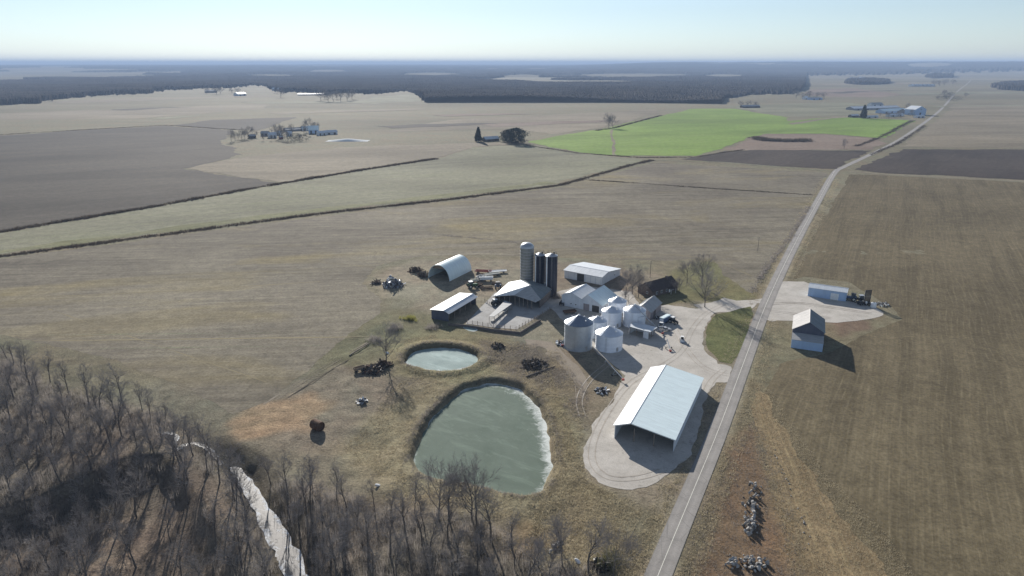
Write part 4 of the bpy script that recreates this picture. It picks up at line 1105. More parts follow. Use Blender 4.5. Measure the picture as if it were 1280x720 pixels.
# grain bins
def grain_bin(label, u, vb, wpx, veave, vpeak, mat, hopper=False, rm='bin_roof'):
    N = G(u, vb); t = H / ((vb - 360) * CP + F * SP); r = wpx * t / 2 * 1.02
    c = Vector(N) + Vector(N).normalized() * r
    he = hgt(N[1], veave); hp = hgt(c.y, vpeak); hp = max(hp, he + r * .45); hp = min(hp, he + r * .75)
    root = empty('grain_bin', (c.x, c.y, 0), label=label, cat='grain bin')
    k = 48; z0 = 1.6 if hopper else -.1
    b = MB(); b.lathe([(r, z0 + (he - z0) * i / 8) for i in range(9)], k); b.build('body', mat, root, True)
    if hopper:
        MB().lathe([(.35, .4), (r - .01, 1.59)], k).build('hopper', 'steel', root)
        for i in range(6):
            a = math.pi * i / 3; MB().tube((r * .93 * math.cos(a), r * .93 * math.sin(a), -.1), (r * .93 * math.cos(a), r * .93 * math.sin(a), 1.58), .09).build('leg', 'steel', root)
    else: MB().lathe([(r + .35, -.1), (r + .35, .12), (r + .015, .12)], k).build('base', 'concrete', root)
    MB().lathe([(r + .12, he - .06), (r + .12, he + .02), (.55, hp - .25)], k).build('roof', rm, root)
    ribs = MB()
    for i in range(24):
        a = 2 * math.pi * i / 24; ribs.tube(((r + .1) * math.cos(a), (r + .1) * math.sin(a), he + .06), (.55 * math.cos(a), .55 * math.sin(a), hp - .2), .05, .03, 4)
    ribs.build('roof_rib', rm, root)
    MB().lathe([(.58, hp - .32), (.58, hp), (.3, hp + .25), (.01, hp + .3)], 16).build('cap', 'white_paint', root)
    rg = MB()
    for i in range(1, int(he - z0)): rg.lathe([(r + .004, z0 + i * 1.0), (r + .03, z0 + i * 1.0 + .02), (r + .03, z0 + i * 1.0 + .07), (r + .004, z0 + i * 1.0 + .09)], k)
    rg.build('band', mat, root)
    a0 = R(250)
    ld = MB(); tx, ty = math.cos(a0), math.sin(a0); sx, sy = -ty, tx
    for s in (-.22, .22): ld.tube(((r + .2) * tx + sx * s, (r + .2) * ty + sy * s, z0 + .3), ((r + .2) * tx + sx * s, (r + .2) * ty + sy * s, he + .2), .03, .03, 4)
    for i in range(int((he - z0) / .4)): ld.tube(((r + .2) * tx - sx * .22, (r + .2) * ty - sy * .22, z0 + .5 + i * .4), ((r + .2) * tx + sx * .22, (r + .2) * ty + sy * .22, z0 + .5 + i * .4), .02, .02, 4)
    ld.build('ladder', 'steel', root)
    if not hopper:
        a1 = R(300); d = MB(); d.box((0, 0, 0), (.12, .9, 1.7), a1); o = d.build('door', 'steel', root); o.location = ((r + .05) * math.cos(a1), (r + .05) * math.sin(a1), 1.3)
    for i in range(4):
        a = R(45 + 90 * i); f = .62; MB().lathe([(.2, 0), (.2, .35), (.3, .36), (.3, .5), (.01, .6)], 10).build('vent', 'white_paint', root).location = (r * f * math.cos(a), r * f * math.sin(a), he + (hp - he) * (1 - f) - .05)
    return root, c, r, he, hp
b1 = grain_bin('large grey galvanised grain bin, biggest and leftmost of the bins', 722.3, 440, 35, 409, 393.5, 'bin_grey', rm='bin_roof_dark')
b2 = grain_bin('white grain bin nearest the big machine shed', 760.5, 441.5, 33.5, 422, 407.5, 'bin_white')
b3 = grain_bin('white grain bin right behind the nearest white bin', 763.7, 411, 24.5, 392, 382.5, 'bin_white')
b4 = grain_bin('white grain bin against the grey gabled shed', 792, 411, 27.5, 391.5, 380.5, 'bin_white')
b5 = grain_bin('white grain bin farthest back, beside the white double gabled barn', 771, 397, 22, 379.5, 370.5, 'bin_white')
b6 = grain_bin('small white hopper bin on legs above the low white roof', 797.8, 411, 13.5, 396.5, 391.5, 'bin_white', True)
b7 = grain_bin('half hidden pale bin between the large grey bin and the nearest white one', 746, 424, 23, 404, 396, 'bin_white')

def auger(label, p0, p1, r=.22, wheels=True):
    p0, p1 = Vector(p0), Vector(p1); root = empty('grain_auger', (p0.x, p0.y, 0), label=label, cat='auger'); o = Vector((p0.x, p0.y, 0))
    MB().tube(p0 - o, p1 - o, r, r, 10).build('tube', 'steel', root)
    MB().box(p0 - o - Vector((0, 0, .1)), (.9, .9, .6)).build('hopper', 'red_paint', root)
    d = (p1 - p0).normalized(); MB().tube(p1 - o, p1 - o + Vector((d.x * .3, d.y * .3, -1.0)), .2, .25, 8).build('spout', 'steel', root)
    if wheels:
        m = p0.lerp(p1, .45) - o; s = Vector((-d.y, d.x, 0)).normalized()
        fr = MB()
        for q in (-1, 1): fr.tube(m + Vector((0, 0, -.2)), Vector((m.x, m.y, .5)) + s * 1.1 * q, .06, .06, 5)
        fr.tube(Vector((m.x, m.y, .5)) - s * 1.1, Vector((m.x, m.y, .5)) + s * 1.1, .06, .06, 5); fr.build('frame', 'steel', root)
        for q in (-1, 1):
            c = Vector((m.x, m.y, .45)) + s * 1.2 * q; MB().tube(c - s * .1, c + s * .1, .45, .45, 14).build('wheel', 'tyre', root)
    return root
auger('long auger running from the bin by the grey shed down to the drive', (*G(828, 416, .8), .8), (*G(792, 381, 10.2), 10.2), .2)
auger('pale auger lying low in the shadow between the two nearest bins', (*G(779, 474, 1.2), 1.2), (*G(757, 450, 3.4), 3.4), .16)
auger('auger leaning on the left side of the large grey bin', (*G(703, 431, .6), .6), (*G(712, 401, 10.0), 10.0), .2, False)
auger('grain auger parked in the yard with its foot in the light', (*G(838, 438, .5), .5), (*G(834, 424, 2.8), 2.8), .18)

# white low roofed loading shed
A, B = G(786, 417.5), G(811, 424)
ls = monoshed('loading_shed', 'low white roofed loading shed in front of the hopper bin', 'shed', A, B, 5.5, 3.6, 3.4, 'white_wall', 'white_roof', front=False, fascia=False, posts=3)
W = ls['W']
MB().box((W / 2 - 1.35, -.2, 1.6), (2.3, .25, 3.2)).build('end_panel', 'white_wall', ls)
for k in range(3): MB().box((-W / 2 + .3 + k * 3.2, .2, 1.7), (.2, .2, 3.4)).build('post', 'wood_post', ls)
# grey gabled shed
Bv = Vector(G(812.5, 400.5)); bkv = Vector(G(826, 388)) - Bv; d = bkv.normalized(); A = Bv + Vector((-d.y, d.x)) * 7.6
gs = gable('grey_shed', 'grey gabled shed behind the grain bins', 'shed', A, Bv, bkv.length, 3.9, 3.9, .5, 6.6, 'purlin_wall', 'grey_roof', .4)
panel(gs, 'door', 'old_boards', 'r', 6, 0, 3, 2.8); window(gs, 'f', 1.6, 1.5, .9, 1)
# white double gabled barn
A, Bm = Vector(G(702, 381.5)), Vector(G(726.5, 387.5)); B2 = Vector(G(750, 391.5)); d = (B2 - A).normalized(); n = Vector((-d.y, d.x))
w1 = (Bm - A).length; w2 = (B2 - Bm).length
wb = gable('white_barn', 'white barn with two gables facing the cattle yard', 'barn', A, A + d * w1, 15, 5.0, 5.0, .45, 7.4, 'white_wall', 'white_roof', .4)
window(wb, 'f', -.4, 1.4, .8, .8); window(wb, 'f', 2.1, 1.4, .8, .8)
w = (A + d * (w1 + .05)); sub = gable('white_barn', 'white barn gable', 'barn', w, w + d * (w2 + .6), 16.5, 5.4, 3.9, .28, 7.9, 'white_wall', 'white_roof', .4, roof2='blue_white_roof')  # bluish shade of the right slope is put into its roof colour
panel(sub, 'door', 'inside', 'f', w2 * .2, .0, 3.6, 3.2); panel(sub, 'cladding', 'purlin_wall', 'f', -w2 * .31, 0, 3.0, 3.2); window(sub, 'r', 5, 1.4, .9, .9)
panel(sub, 'door', 'old_boards', 'r', 10, 0, 3, 2.6)
sub['label'] = 'right hand gabled half of the white barn, with the dark doorway'
wb['label'] = 'left hand white gabled barn half with two small windows, facing the cattle yard'
# long white barn
A, Bf = Vector(G(752, 356.5)), Vector(G(775, 344)); d = (Bf - A); Lb = (Vector(G(700.5, 350.5)) - A).length
dn = d.normalized(); lb = gable('long_barn', 'long white barn with wide pale roof and one dark doorway behind the silos', 'barn', A, Bf, Lb, 4.4, 3.6, .30, 5.7, 'white_wall', 'white_roof', .5)
panel(lb, 'door', 'inside', 'l', Lb * .56, 0, 4.2, 4.0)
for k in range(3): panel(lb, 'sliding_door', 'white_paint', 'l', Lb * (.1 + .13 * k), .1, 2.4, 3.6, .05)
window(lb, 'f', 4, 1.5, .9, .9)
# house
A, Bf = Vector(G(803, 372)), Vector(G(836, 369)); d = (Bf - A).normalized(); n = Vector((-d.y, d.x))
rt = A + d * 2
hs = empty('house', (0, 0, 0)); bpy.data.objects.remove(hs)
hp_ = Vector(G(836, 370)); hq_ = Vector(G(806, 375))
hd = Vector((.80, .60)); hn = Vector((.60, -.80))
c0 = Vector(G(822, 364))
f0 = c0 - hd * 9.5 + hn * 4.8; f1 = c0 - hd * 9.5 - hn * 4.8
hs = gable('house', 'brown roofed house with a chimney among bare yard trees', 'house', f1, f0, 19, 3.2, 3.2, .5, 6.2, 'house_wall', 'brown_roof', .5)
MB().box((.9, 14.5, 6.4), (.9, .9, 2.2)).build('chimney', 'house_wall', hs)
for q in (3.5, 7.0, 10.8, 15.5): window(hs, 'r', q, .9, 1.3, 1.4)
panel(hs, 'door', 'white_paint', 'r', 12.9, .1, 1.1, 2.1); window(hs, 'b', -1.5, .9, 1.2, 1.3); window(hs, 'f', 1.5, .9, 1.2, 1.3)
MB().box((hs['W'] / 2 + 1.4, 12.9, 2.6), (2.6, 4, .15)).build('porch_roof', 'brown_roof', hs)
for q in (11.2, 14.6): MB().box((hs['W'] / 2 + 2.5, q, 1.25), (.14, .14, 2.5)).build('porch_post', 'white_paint', hs)
# barn in the field right of the road
Af, Bf = Vector(G(991.5, 435.5)), Vector(G(1030.5, 438.5)); d = (Bf - Af).normalized(); n = Vector((-d.y, d.x))
rdv = (Vector(G(1014.5, 388, 9.3)) - Vector(G(1014, 403, 9.3))).normalized()
Wb = (Bf - Af).length
dd = Vector((rdv.y, -rdv.x)); mid = (Af + Bf) / 2 + n * 4.6
fa, fbv = mid - dd * Wb / 2, mid + dd * Wb / 2
fbn = gable('field_barn', 'weathered tall barn with pale left roof slope standing alone right of the road', 'barn', fa, fbv, 17, 6.3, 6.3, .5, 10.0, 'slate_wall', 'old_white_roof', .35, roof2='teal_roof')
MB().prism([(-Wb / 2, -.02, 4.75), (-Wb / 2, -5.3, 3.6), (-Wb / 2, -5.3, 3.72), (-Wb / 2, -.02, 4.9)], (Wb, 0, 0)).build('lean_to_roof', 'grey_roof', fbn)
MB().box((0, -5.05, 1.7), (Wb - .1, .16, 3.6)).build('lean_to_wall', 'blue_wall', fbn)
MB().prism([(-Wb / 2 + .06, -.02, -.2), (-Wb / 2 + .06, -4.95, -.2), (-Wb / 2 + .06, -4.95, 3.55), (-Wb / 2 + .06, -.02, 4.7)], (.12, 0, 0)).build('lean_to_side', 'grey_wall', fbn)
MB().prism([(Wb / 2 - .18, -.02, -.2), (Wb / 2 - .18, -4.95, -.2), (Wb / 2 - .18, -4.95, 3.55), (Wb / 2 - .18, -.02, 4.7)], (.12, 0, 0)).build('lean_to_side', 'grey_wall', fbn)
panel(fbn, 'door', 'old_boards', 'l', 8, 0, 3.4, 3.4); panel(fbn, 'door', 'old_boards', 'r', 8, 0, 3.4, 3.4)
# white long shed right of the road
A, Bf = Vector(G(1057, 377)), Vector(G(1061, 367)); Lr = (Vector(G(1009.5, 370)) - A).length
ex = (Vector(G(1009.5, 370)) - A).normalized(); nn = Vector((ex.y, -ex.x)); nn = nn if nn.y > 0 else -nn
ws = gable('storage_shed', 'long pale blue and white metal shed by the gravel lot right of the road', 'shed', A, A + nn * 8.0, Lr, 4.5, 4.5, .5, 5.5, 'blue_wall', 'white_roof', .3)
panel(ws, 'door', 'white_paint', 'l', Lr * .3, 0, 3.6, 3.3, .05); panel(ws, 'door', 'white_paint', 'f', 0, 0, 4, 3.6, .05)

# ------------------------------------------------------------------ machines
def wheel(root, c, r, w, ax=(0, 1, 0), rim='steel'):
    c = Vector(c); a = Vector(ax) * w / 2
    o = MB().tube(c - a, c + a, r, r, 18).build('wheel', 'tyre', root)
    MB().tube(c - a * 1.08, c + a * 1.08, r * .5, r * .5, 12).build('rim', rim, o)

def tractor(label, u, v, rz, paint, roofm='white_paint', s=1.0):
    x, y = G(u, v); root = empty('tractor', (x, y, .06), rz, label=label, cat='tractor'); root.scale = (s, s, s)
    b = MB(); b.prism([(.3, -.4, .9), (2.3, -.35, .9), (2.35, -.35, 1.5), (2.0, -.38, 1.65), (.3, -.42, 1.75)], (0, .8, 0)); b.box((-.5, 0, 1.0), (1.8, .7, .6)); b.build('hood', paint, root)
    c = MB(); c.prism([(-1.2, -.75, 1.35), (.25, -.7, 1.35), (.15, -.7, 2.65), (-1.1, -.72, 2.65)], (0, 1.45, 0)); c.build('cab', 'glass', root)
    MB().box((-.5, 0, 2.75), (1.6, 1.7, .18)).build('cab_roof', roofm, root)
    for sx in (-1.15, .18):
        for sy in (-.76, .76): MB().box((sx, sy, 2.0), (.1, .08, 1.35)).build('pillar', paint, root)
    for sy in (-1, 1):
        MB().prism([(-1.6, sy * .95 - .25, 1.3), (-.1, sy * .95 - .25, 1.3), (-.3, sy * .95 - .25, 1.75), (-1.4, sy * .95 - .25, 1.75)], (0, .5, 0)).build('fender', paint, root)
        wheel(root, (-.85, sy * 1.0, .85), .85, .5, rim='line_paint'); wheel(root, (1.75, sy * .85, .5), .5, .32, rim='line_paint')
    MB().tube((1.2, .25, 1.6), (1.2, .25, 2.5), .05).build('exhaust', 'black_iron', root)
    return root

def wagon(label, u, v, rz, L, W, hb, mat, name='farm_wagon', inside='inside'):
    x, y = G(u, v); root = empty(name, (x, y, .06), rz, label=label, cat='wagon')
    b = MB(); t = .1; z0 = .9
    b.box((0, 0, z0), (L, W, .14))
    for s in (-1, 1): b.box((0, s * (W / 2 - t / 2), z0 + hb / 2 + .08), (L, t, hb)); b.box((s * (L / 2 - t / 2), 0, z0 + hb / 2 + .08), (t, W - 2 * t - .01, hb))
    b.build('bed', mat, root)
    fr = MB(); fr.box((0, 0, .68), (L * .9, .3, .2)); fr.tube((L / 2, 0, .6), (L / 2 + 1.8, 0, .4), .07); fr.build('frame', 'black_iron', root)
    for sx in (-.32, .32):
        for sy in (-1, 1): wheel(root, (sx * L, sy * (W / 2 - .1), .42), .42, .25)
    return root

tractor('dark tractor with a white cab roof parked beside the blue cargo trailer', 841.5, 404, R(-60), 'black_iron', s=1.0)
tractor('dark tractor at the right end of the long pale shed', 1064, 376, R(150), 'blue_paint', 'black_iron', 1.35)
tractor('old green tractor among the parked machinery by the arched hut', 590, 360, R(20), 'green_paint', 'white_paint', 1.3)
tractor('dark tractor standing between the barn and the feed bunk', 620, 382, R(30), 'black_iron', 'white_paint', 1.2)
wagon('long low red wagon near the back of the arched hut', 604, 341, R(-8), 9, 2.6, .5, 'red_paint')
wagon('pale flat hay wagon angled behind the machinery', 615, 344.5, R(25), 9, 2.6, .35, 'line_paint')
wagon('white box wagon in the middle of the machinery row', 608, 351, R(5), 7, 2.6, 1.3, 'white_paint')
wagon('small pale wagon parked by the cattle shed end', 593, 353, R(35), 4.2, 2.2, .8, 'line_paint')
wagon('brown plank wagon box below the tree by the small pond', 449.5, 464, R(38), 4.2, 1.8, .8, 'planks')

def disc_harrow(label, u, v, rz, L):
    x, y = G(u, v); root = empty('disc_harrow', (x, y, .05), rz, label=label, cat='harrow')
    f = MB()
    for q in (-1, 0, 1): f.box((q * L * .3, 0, .9), (.16, 3.2, .16))
    for q in (-1.4, 0, 1.4): f.box((0, q, 1.08), (L, .16, .16))
    f.tube((0, 1.5, 1.0), (0, 4.2, .6), .1); f.build('frame', 'rust', root)
    for row in (-1.2, 1.2):
        m = MB()
        for k in range(int(L / .4)): xx = -L / 2 + .2 + k * .4; m.tube((xx - .02, row, .35), (xx + .02, row + .05, .35), .35, .35, 10)
        m.build('disc_gang', 'black_iron', root)
    for s in (-1, 1): wheel(root, (s * L * .2, 0, .45), .45, .25, (1, 0, 0))
    return root
disc_harrow('wide rusty disc harrow at the front of the machinery row', 608, 361, R(15), 6.5)
disc_harrow('rusty disc harrow behind the green tractor', 598, 357.5, R(50), 5)
disc_harrow('dark folded harrow beside the white box wagon', 621, 356, R(-10), 5)

wagon('long pale flat wagon with nothing on it beyond the red wagon', 622, 341, R(12), 10, 2.6, .3, 'white_paint')
wagon('grey box wagon behind the old green tractor', 600, 349.5, R(60), 5, 2.4, 1.1, 'steel')
tractor('blue tractor at the right end of the machinery row', 622, 360, R(100), 'blue_paint', 'black_iron', 1.25)
disc_harrow('dark harrow at the left end of the machinery row', 588, 355, R(70), 4.5)
wagon('dark low wagon parked in the shade between the white barn and the grey bin', 712, 392, R(20), 6, 2.4, .6, 'rust')
wagon('small dark wagon by the right blue silo', 703, 381, R(70), 4, 2.2, .7, 'black_iron')
def cargo_trailer():
    x, y = G(831, 403); root = empty('cargo_trailer', (x, y, .06), R(48), label='blue sided cargo trailer with pale roof in the yard', cat='trailer')
    MB().box((0, 0, 1.7), (6.2, 2.4, 2.1)).build('body', 'blue_paint', root)
    MB().prism([(-3.15, -1.25, 2.76), (-3.15, 1.25, 2.76), (-3.15, .9, 3.0), (-3.15, -.9, 3.0)], (6.3, 0, 0)).build('roof', 'blue_white_roof', root)
    MB().box((-3.13, 0, 1.65), (.06, 2.0, 1.8)).build('door', 'white_paint', root)
    for sx in (-.5, .5):
        for sy in (-1, 1): wheel(root, (sx, sy * 1.1, .38), .38, .24)
    MB().tube((3.1, 0, .6), (4.4, 0, .5), .08).build('tongue', 'black_iron', root)
cargo_trailer()

def pickup(label, u, v, rz, paint):
    x, y = G(u, v); root = empty('pickup_truck', (x, y, .06), rz, label=label, cat='truck')
    b = MB(); b.prism([(-2.7, -.95, .5), (2.6, -.95, .5), (2.65, -.95, .95), (1.2, -.95, 1.1), (-2.7, -.95, 1.1)], (0, 1.9, 0)); b.build('body', paint, root)
    MB().prism([(-.7, -.85, 1.11), (1.15, -.85, 1.11), (.6, -.8, 1.8), (-.5, -.8, 1.8)], (0, 1.7, 0)).build('cab', 'glass', root)
    MB().box((.05, 0, 1.83), (1.2, 1.62, .08)).build('cab_roof', paint, root)
    MB().box((-1.75, 0, 1.12), (1.7, 1.5, .05)).build('bed', 'black_iron', root)
    for sx in (-1.7, 1.7):
        for sy in (-1, 1): wheel(root, (sx, sy * .85, .4), .4, .25)
    for sy in (-.7, .7): MB().box((2.66, sy, .82), (.05, .3, .18)).build('headlight', 'white_paint', root)
pickup('white pickup truck half hidden beside the cargo trailer', 826.5, 408, R(70), 'white_paint')
pickup('dark pickup truck beside the silver auger foot', 831, 414, R(20), 'steel')

def skid_loader():
    x, y = G(852.5, 426.5); root = empty('skid_loader', (x, y, .06), R(-100), label='small white skid loader alone in the middle of the gravel yard', cat='loader')
    MB().prism([(-1.2, -.6, .4), (.9, -.6, .4), (.9, -.6, .9), (-.2, -.6, 1.1), (-1.2, -.6, 1.3)], (0, 1.2, 0)).build('body', 'white_paint', root)
    MB().prism([(-.6, -.5, 1.15), (.6, -.5, .95), (.5, -.5, 2.05), (-.5, -.5, 2.05)], (0, 1.0, 0)).build('cab', 'black_iron', root)
    MB().box((0, 0, 2.1), (1.2, 1.15, .08)).build('cab_roof', 'white_paint', root)
    for s in (-1, 1):
        MB().prism([(-1.2, s * .75 - .06, 1.35), (.4, s * .75 - .06, 1.4), (1.5, s * .75 - .06, .4), (1.6, s * .75 - .06, .55), (.5, s * .75 - .06, 1.58), (-1.2, s * .75 - .06, 1.55)], (0, .12, 0)).build('arm', 'white_paint', root)
        for q in (-.7, .6): wheel(root, (q, s * .78, .42), .42, .3)
    MB().prism([(1.5, -.9, .1), (2.3, -.9, .1), (1.7, -.9, .3), (1.55, -.9, .8)], (0, 1.8, 0)).build('bucket', 'steel', root)
skid_loader()

def folded_planter():
    x, y = G(1083, 381); root = empty('folded_implement', (x, y, .06), R(10), label='tall dark folded field implement with two upright panels right of the pale shed', cat='implement')
    for s, z, h in ((0, 5.9, 2.8), (0, 2.5, 3.2)):
        f = MB(); w = 3.0
        for q in (-1, 1): f.box((q * w / 2, s, z), (.18, .3, h)); f.box((0, s, z + q * h / 2), (w + .18, .3, .18))
        for k in range(5): f.box((-w / 2 + .3 + k * .6, s, z), (.34, .22, h - .25))
        f.build('wing', 'black_iron', root)
    m = MB(); m.box((-1.4, .25, 3.5), (.25, .25, 7.2)); m.box((1.4, .25, 2.5), (.25, .25, 5.0)); m.build('mast', 'steel', root)
    c = MB(); c.box((0, 0, .8), (5.5, 2.2, .3)); c.box((-3.5, 0, 1.3), (2.0, 1.8, 1.4)); c.build('chassis', 'black_iron', root)
    for sx in (-3.6, -1.0, 1.8):
        for sy in (-1, 1): wheel(root, (sx, sy * 1.15, .5), .5, .3)
    for k in range(3): MB().lathe([(.45, 1.0), (.5, 1.1), (.5, 1.8), (.2, 2.0), (.01, 2.02)], 12, (-2.0 + k * 1.1, -.8)).build('seed_box', 'white_paint' if k == 1 else 'black_iron', root)
folded_planter()
tractor('dark tractor hitched in front of the tall folded implement', 1074, 377.5, R(170), 'black_iron', 'steel', 1.25)
def tank(label, u, v, r, L, mat, name='liquid_tank', rz=0, open_end=False):
    x, y = G(u, v); root = empty(name, (x, y, gz(x, y)), rz, label=label, cat='tank')
    if open_end:
        m = MB(); k = 20
        vs = [(xx, rr_ * math.cos(2 * math.pi * i / k), r + rr_ * math.sin(2 * math.pi * i / k)) for rr_ in (r, r - .08) for xx in (-L / 2, L / 2) for i in range(k)]
        fs = [(i, (i + 1) % k, k + (i + 1) % k, k + i) for i in range(k)] + [(2 * k + (i + 1) % k, 2 * k + i, 3 * k + i, 3 * k + (i + 1) % k) for i in range(k)]
        fs += [(k + i, k + (i + 1) % k, 3 * k + (i + 1) % k, 3 * k + i) for i in range(k)] + [tuple(range(k))[::-1]]
        m.add(vs, fs); m.build('shell', mat, root)
        bd = MB()
        for xx in (-L * .3, L * .3): bd.tube((xx - .06, 0, r), (xx + .06, 0, r), r + .04, r + .04, 20)
        bd.build('band', mat, root)
    else:
        MB().lathe([(r, .0), (r, L * .8), (r * .8, L * .95), (.3, L), (.01, L + .05)], 20).build('shell', mat, root, False)
        MB().lathe([(.3, L - .02), (.3, L + .2), (.01, L + .22)], 12).build('lid', 'black_iron', root)
    return root
tank('small white upright tank at the right end of the gravel lot', 1091.5, 384, 1.3, 2.4, 'white_paint')
tank('dark rusty open ended tank lying on the slope above the wood', 397, 537, 1.6, 3.6, 'rust', 'old_tank', R(-38), True)

# utility poles
def pole(label, u, v, h):
    x, y = G(u, v); root = empty('utility_pole', (x, y, 0), R(25), label=label, cat='pole')
    MB().tube((0, 0, -.3), (0, 0, h), .17, .11, 10).build('post', 'wood_post', root)
    MB().box((0, .16, h - .7), (2.4, .12, .14)).build('crossarm', 'wood_post', root)
    for q in (-1.05, 0, 1.05): MB().tube((q, .16, h - .63), (q, .16, h - .45), .05, .04, 6).build('insulator', 'white_paint', root)
pole('bare wooden utility pole behind the brown roofed house', 812.5, 347.5, 9.5)
pole('lone wooden utility pole in the stubble left of the road', 947, 314, 9)

# ------------------------------------------------------------------ rocks and heaps
def rock_mesh(seed):
    bm = bmesh.new(); bmesh.ops.create_icosphere(bm, subdivisions=2, radius=1); g = random.Random(seed)
    ds = [Vector((g.gauss(0, 1), g.gauss(0, 1), g.gauss(0, 1))).normalized() for _ in range(9)]; cs = [g.uniform(.45, .85) for _ in ds]
    for v in bm.verts:
        for d, c in zip(ds, cs):
            k = v.co.dot(d)
            if k > c: v.co -= d * (k - c)
        v.co *= 1 + g.uniform(-.04, .04)
    me = bpy.data.meshes.new('boulder'); bm.to_mesh(me); bm.free(); return me
rocks = []
for s in range(6):
    for mt in ('rock', 'dark_rock'):
        me = rock_mesh(s); me.materials.append(M[mt]); rocks.append(me)
def rock_pile(pts, n, wid, hmax, label, group, seed, smax=.75):
    g = random.Random(seed); P_ = [Vector(p) for p in PX(pts)]
    for i in range(n):
        k = g.random() * (len(P_) - 1); j = int(k); p = P_[j].lerp(P_[j + 1], k - j)
        off = g.gauss(0, .42); q = p + Vector((off * wid, g.gauss(0, .42) * wid * .6))
        s = g.uniform(.2, smax * .85) * (1.15 - .35 * abs(off))
        o = bpy.data.objects.new('boulder', rocks[g.choice((0, 2, 4, 6, 8, 10, 0, 2, 4, 1, 3, 5))]); COL.objects.link(o)
        zz = max(0, hmax * (1 - (abs(off) / .95) ** 1.5)) * g.uniform(.2, 1)
        o.location = (q.x, q.y, gz(q.x, q.y) + zz * .8 + s * .3); o.rotation_euler = (g.uniform(0, 6), g.uniform(0, 6), g.uniform(0, 6))
        o.scale = (s * g.uniform(.8, 1.4), s * g.uniform(.7, 1.2), s * g.uniform(.6, 1.0))
        tag(o, label, 'boulder', group)
rock_pile([(942, 607), (938, 632), (938, 655), (940, 668)], 95, 2.4, 1.5, 'grey boulder in the long rock pile between the road and the olive field', 'boulders of the long rock pile', 4)
rock_pile([(912, 704), (930, 700), (948, 706), (935, 716)], 70, 3.0, 1.4, 'grey boulder in the nearest rock pile by the road', 'boulders of the nearest rock pile', 5)
rock_pile([(682, 694), (694, 684), (700, 680)], 16, 1.4, .8, 'pale boulder in the small heap at the edge of the wood below the large pond', 'boulders of the heap at the wood edge', 9, .6)
rock_pile([(965, 560), (1000, 640), (1012, 690)], 26, .8, .1, 'small stone along the left edge of the olive field', 'stones along the field edge', 12, .35)
for u, v, s, lab in ((722, 706, .75, 'single white boulder lying right of the heap at the wood edge'), (743, 702, .5, 'small white boulder beside the dark bush near the road'), (472, 608, .7, 'white angular rock lying in the trees left of the large pond'), (484, 442, .7, 'pale slab on the bank beside the small pond')):
    x, y = G(u, v); me = rocks[2].copy(); me.materials.clear(); me.materials.append(M['white_paint'])
    o = bpy.data.objects.new('boulder', me); COL.objects.link(o); o.location = (x, y, gz(x, y) + s * .4); o.scale = (s * 1.3, s * .8, s * .7); o.rotation_euler = (.3, .4, u); tag(o, lab, 'boulder')

def heap(name, label, u, v, rad, hh, n, mats, seed, ln=(1.2, 3.5), cat='heap', tilt=.9):
    """heap of boards and scrap: pieces one cannot tell apart"""
    x, y = G(u, v); g = random.Random(seed); root = empty(name, (x, y, gz(x, y)), label=label, cat=cat)
    ms = {m: MB() for m in mats}
    for i in range(n):
        r = rad * math.sqrt(g.random()); a = g.uniform(0, 6.28); z = hh * (1 - r / rad) * g.uniform(.1, 1) + .15
        rot = Matrix.Rotation(g.uniform(0, 6.28), 3, 'Z') @ Matrix.Rotation(g.uniform(-tilt, tilt), 3, 'Y') @ Matrix.Rotation(g.uniform(-.5, .5), 3, 'X')
        ms[g.choice(mats)].box((r * math.cos(a), r * math.sin(a), z), (g.uniform(*ln), g.uniform(.15, .7), g.uniform(.08, .4)), m=rot)
    for k, m in ms.items():
        if m.v: m.build('scrap', k, root)
    return root
heap('scrap_heap', 'tall heap of pale and dark scrap boards alone left of the arched hut', 491, 357, 5.2, 5.6, 190, ['steel', 'white_paint', 'blue_paint', 'black_iron', 'old_boards', 'steel', 'grey_wall'], 3, (1.4, 4.2), tilt=1.5)
heap('scrap_heap', 'low dark pile beside the tall scrap heap', 471, 354, 2.6, 1.2, 40, ['rust', 'black_iron', 'old_boards'], 4)
heap('brush_pile', 'dark pile of limbs left of the arched hut', 519, 339, 3.6, 2.6, 80, ['dark_brush', 'bark', 'rust'], 5, (1.5, 4.0), tilt=1.3)
heap('brush_pile', 'second tangled pile of limbs against the arched hut', 530, 345, 3.4, 2.4, 70, ['dark_brush', 'bark', 'rust'], 6, (1.5, 4.0), tilt=1.3)
heap('scrap_heap', 'brown scrap heap under the tree by the small pond', 466, 463, 4.6, 1.8, 110, ['rust', 'planks', 'old_boards', 'black_iron', 'dark_brush'], 7, (.8, 2.6))
heap('scrap_heap', 'dark limbs and scrap at the foot of the pond tree', 479, 457, 3.2, 2.0, 80, ['rust', 'dark_brush', 'dark_brush'], 8, (.8, 2.8))
heap('scrap_heap', 'small heap of white and dark scrap in the rough pasture', 453, 503, 1.9, 1.3, 46, ['white_paint', 'black_iron', 'steel', 'old_boards'], 9, (.5, 1.8))
heap('scrap_heap', 'dark scrap with a white piece at the shadow tip beside the machine shed', 752, 489, 2.4, .9, 60, ['black_iron', 'dark_brush', 'black_iron', 'white_paint'], 10, (.6, 2.2))
heap('scrap_heap', 'pipes and scrap at the left foot of the large grey bin', 702, 430, 2.2, 1.3, 40, ['white_paint', 'rust', 'black_iron'], 11, (.8, 2.6))
heap('scrap_heap', 'pale stones and scrap beyond the white tank on the gravel lot', 1103, 381, 3.2, .9, 70, ['line_paint', 'old_boards', 'steel'], 12, (.6, 1.8))
heap('scrap_heap', 'dark junk along the edge of the wood by the leaning tree', 748, 710, 2.4, 1.2, 70, ['dark_brush', 'black_iron', 'dark_brush'], 13, (.8, 2.4))
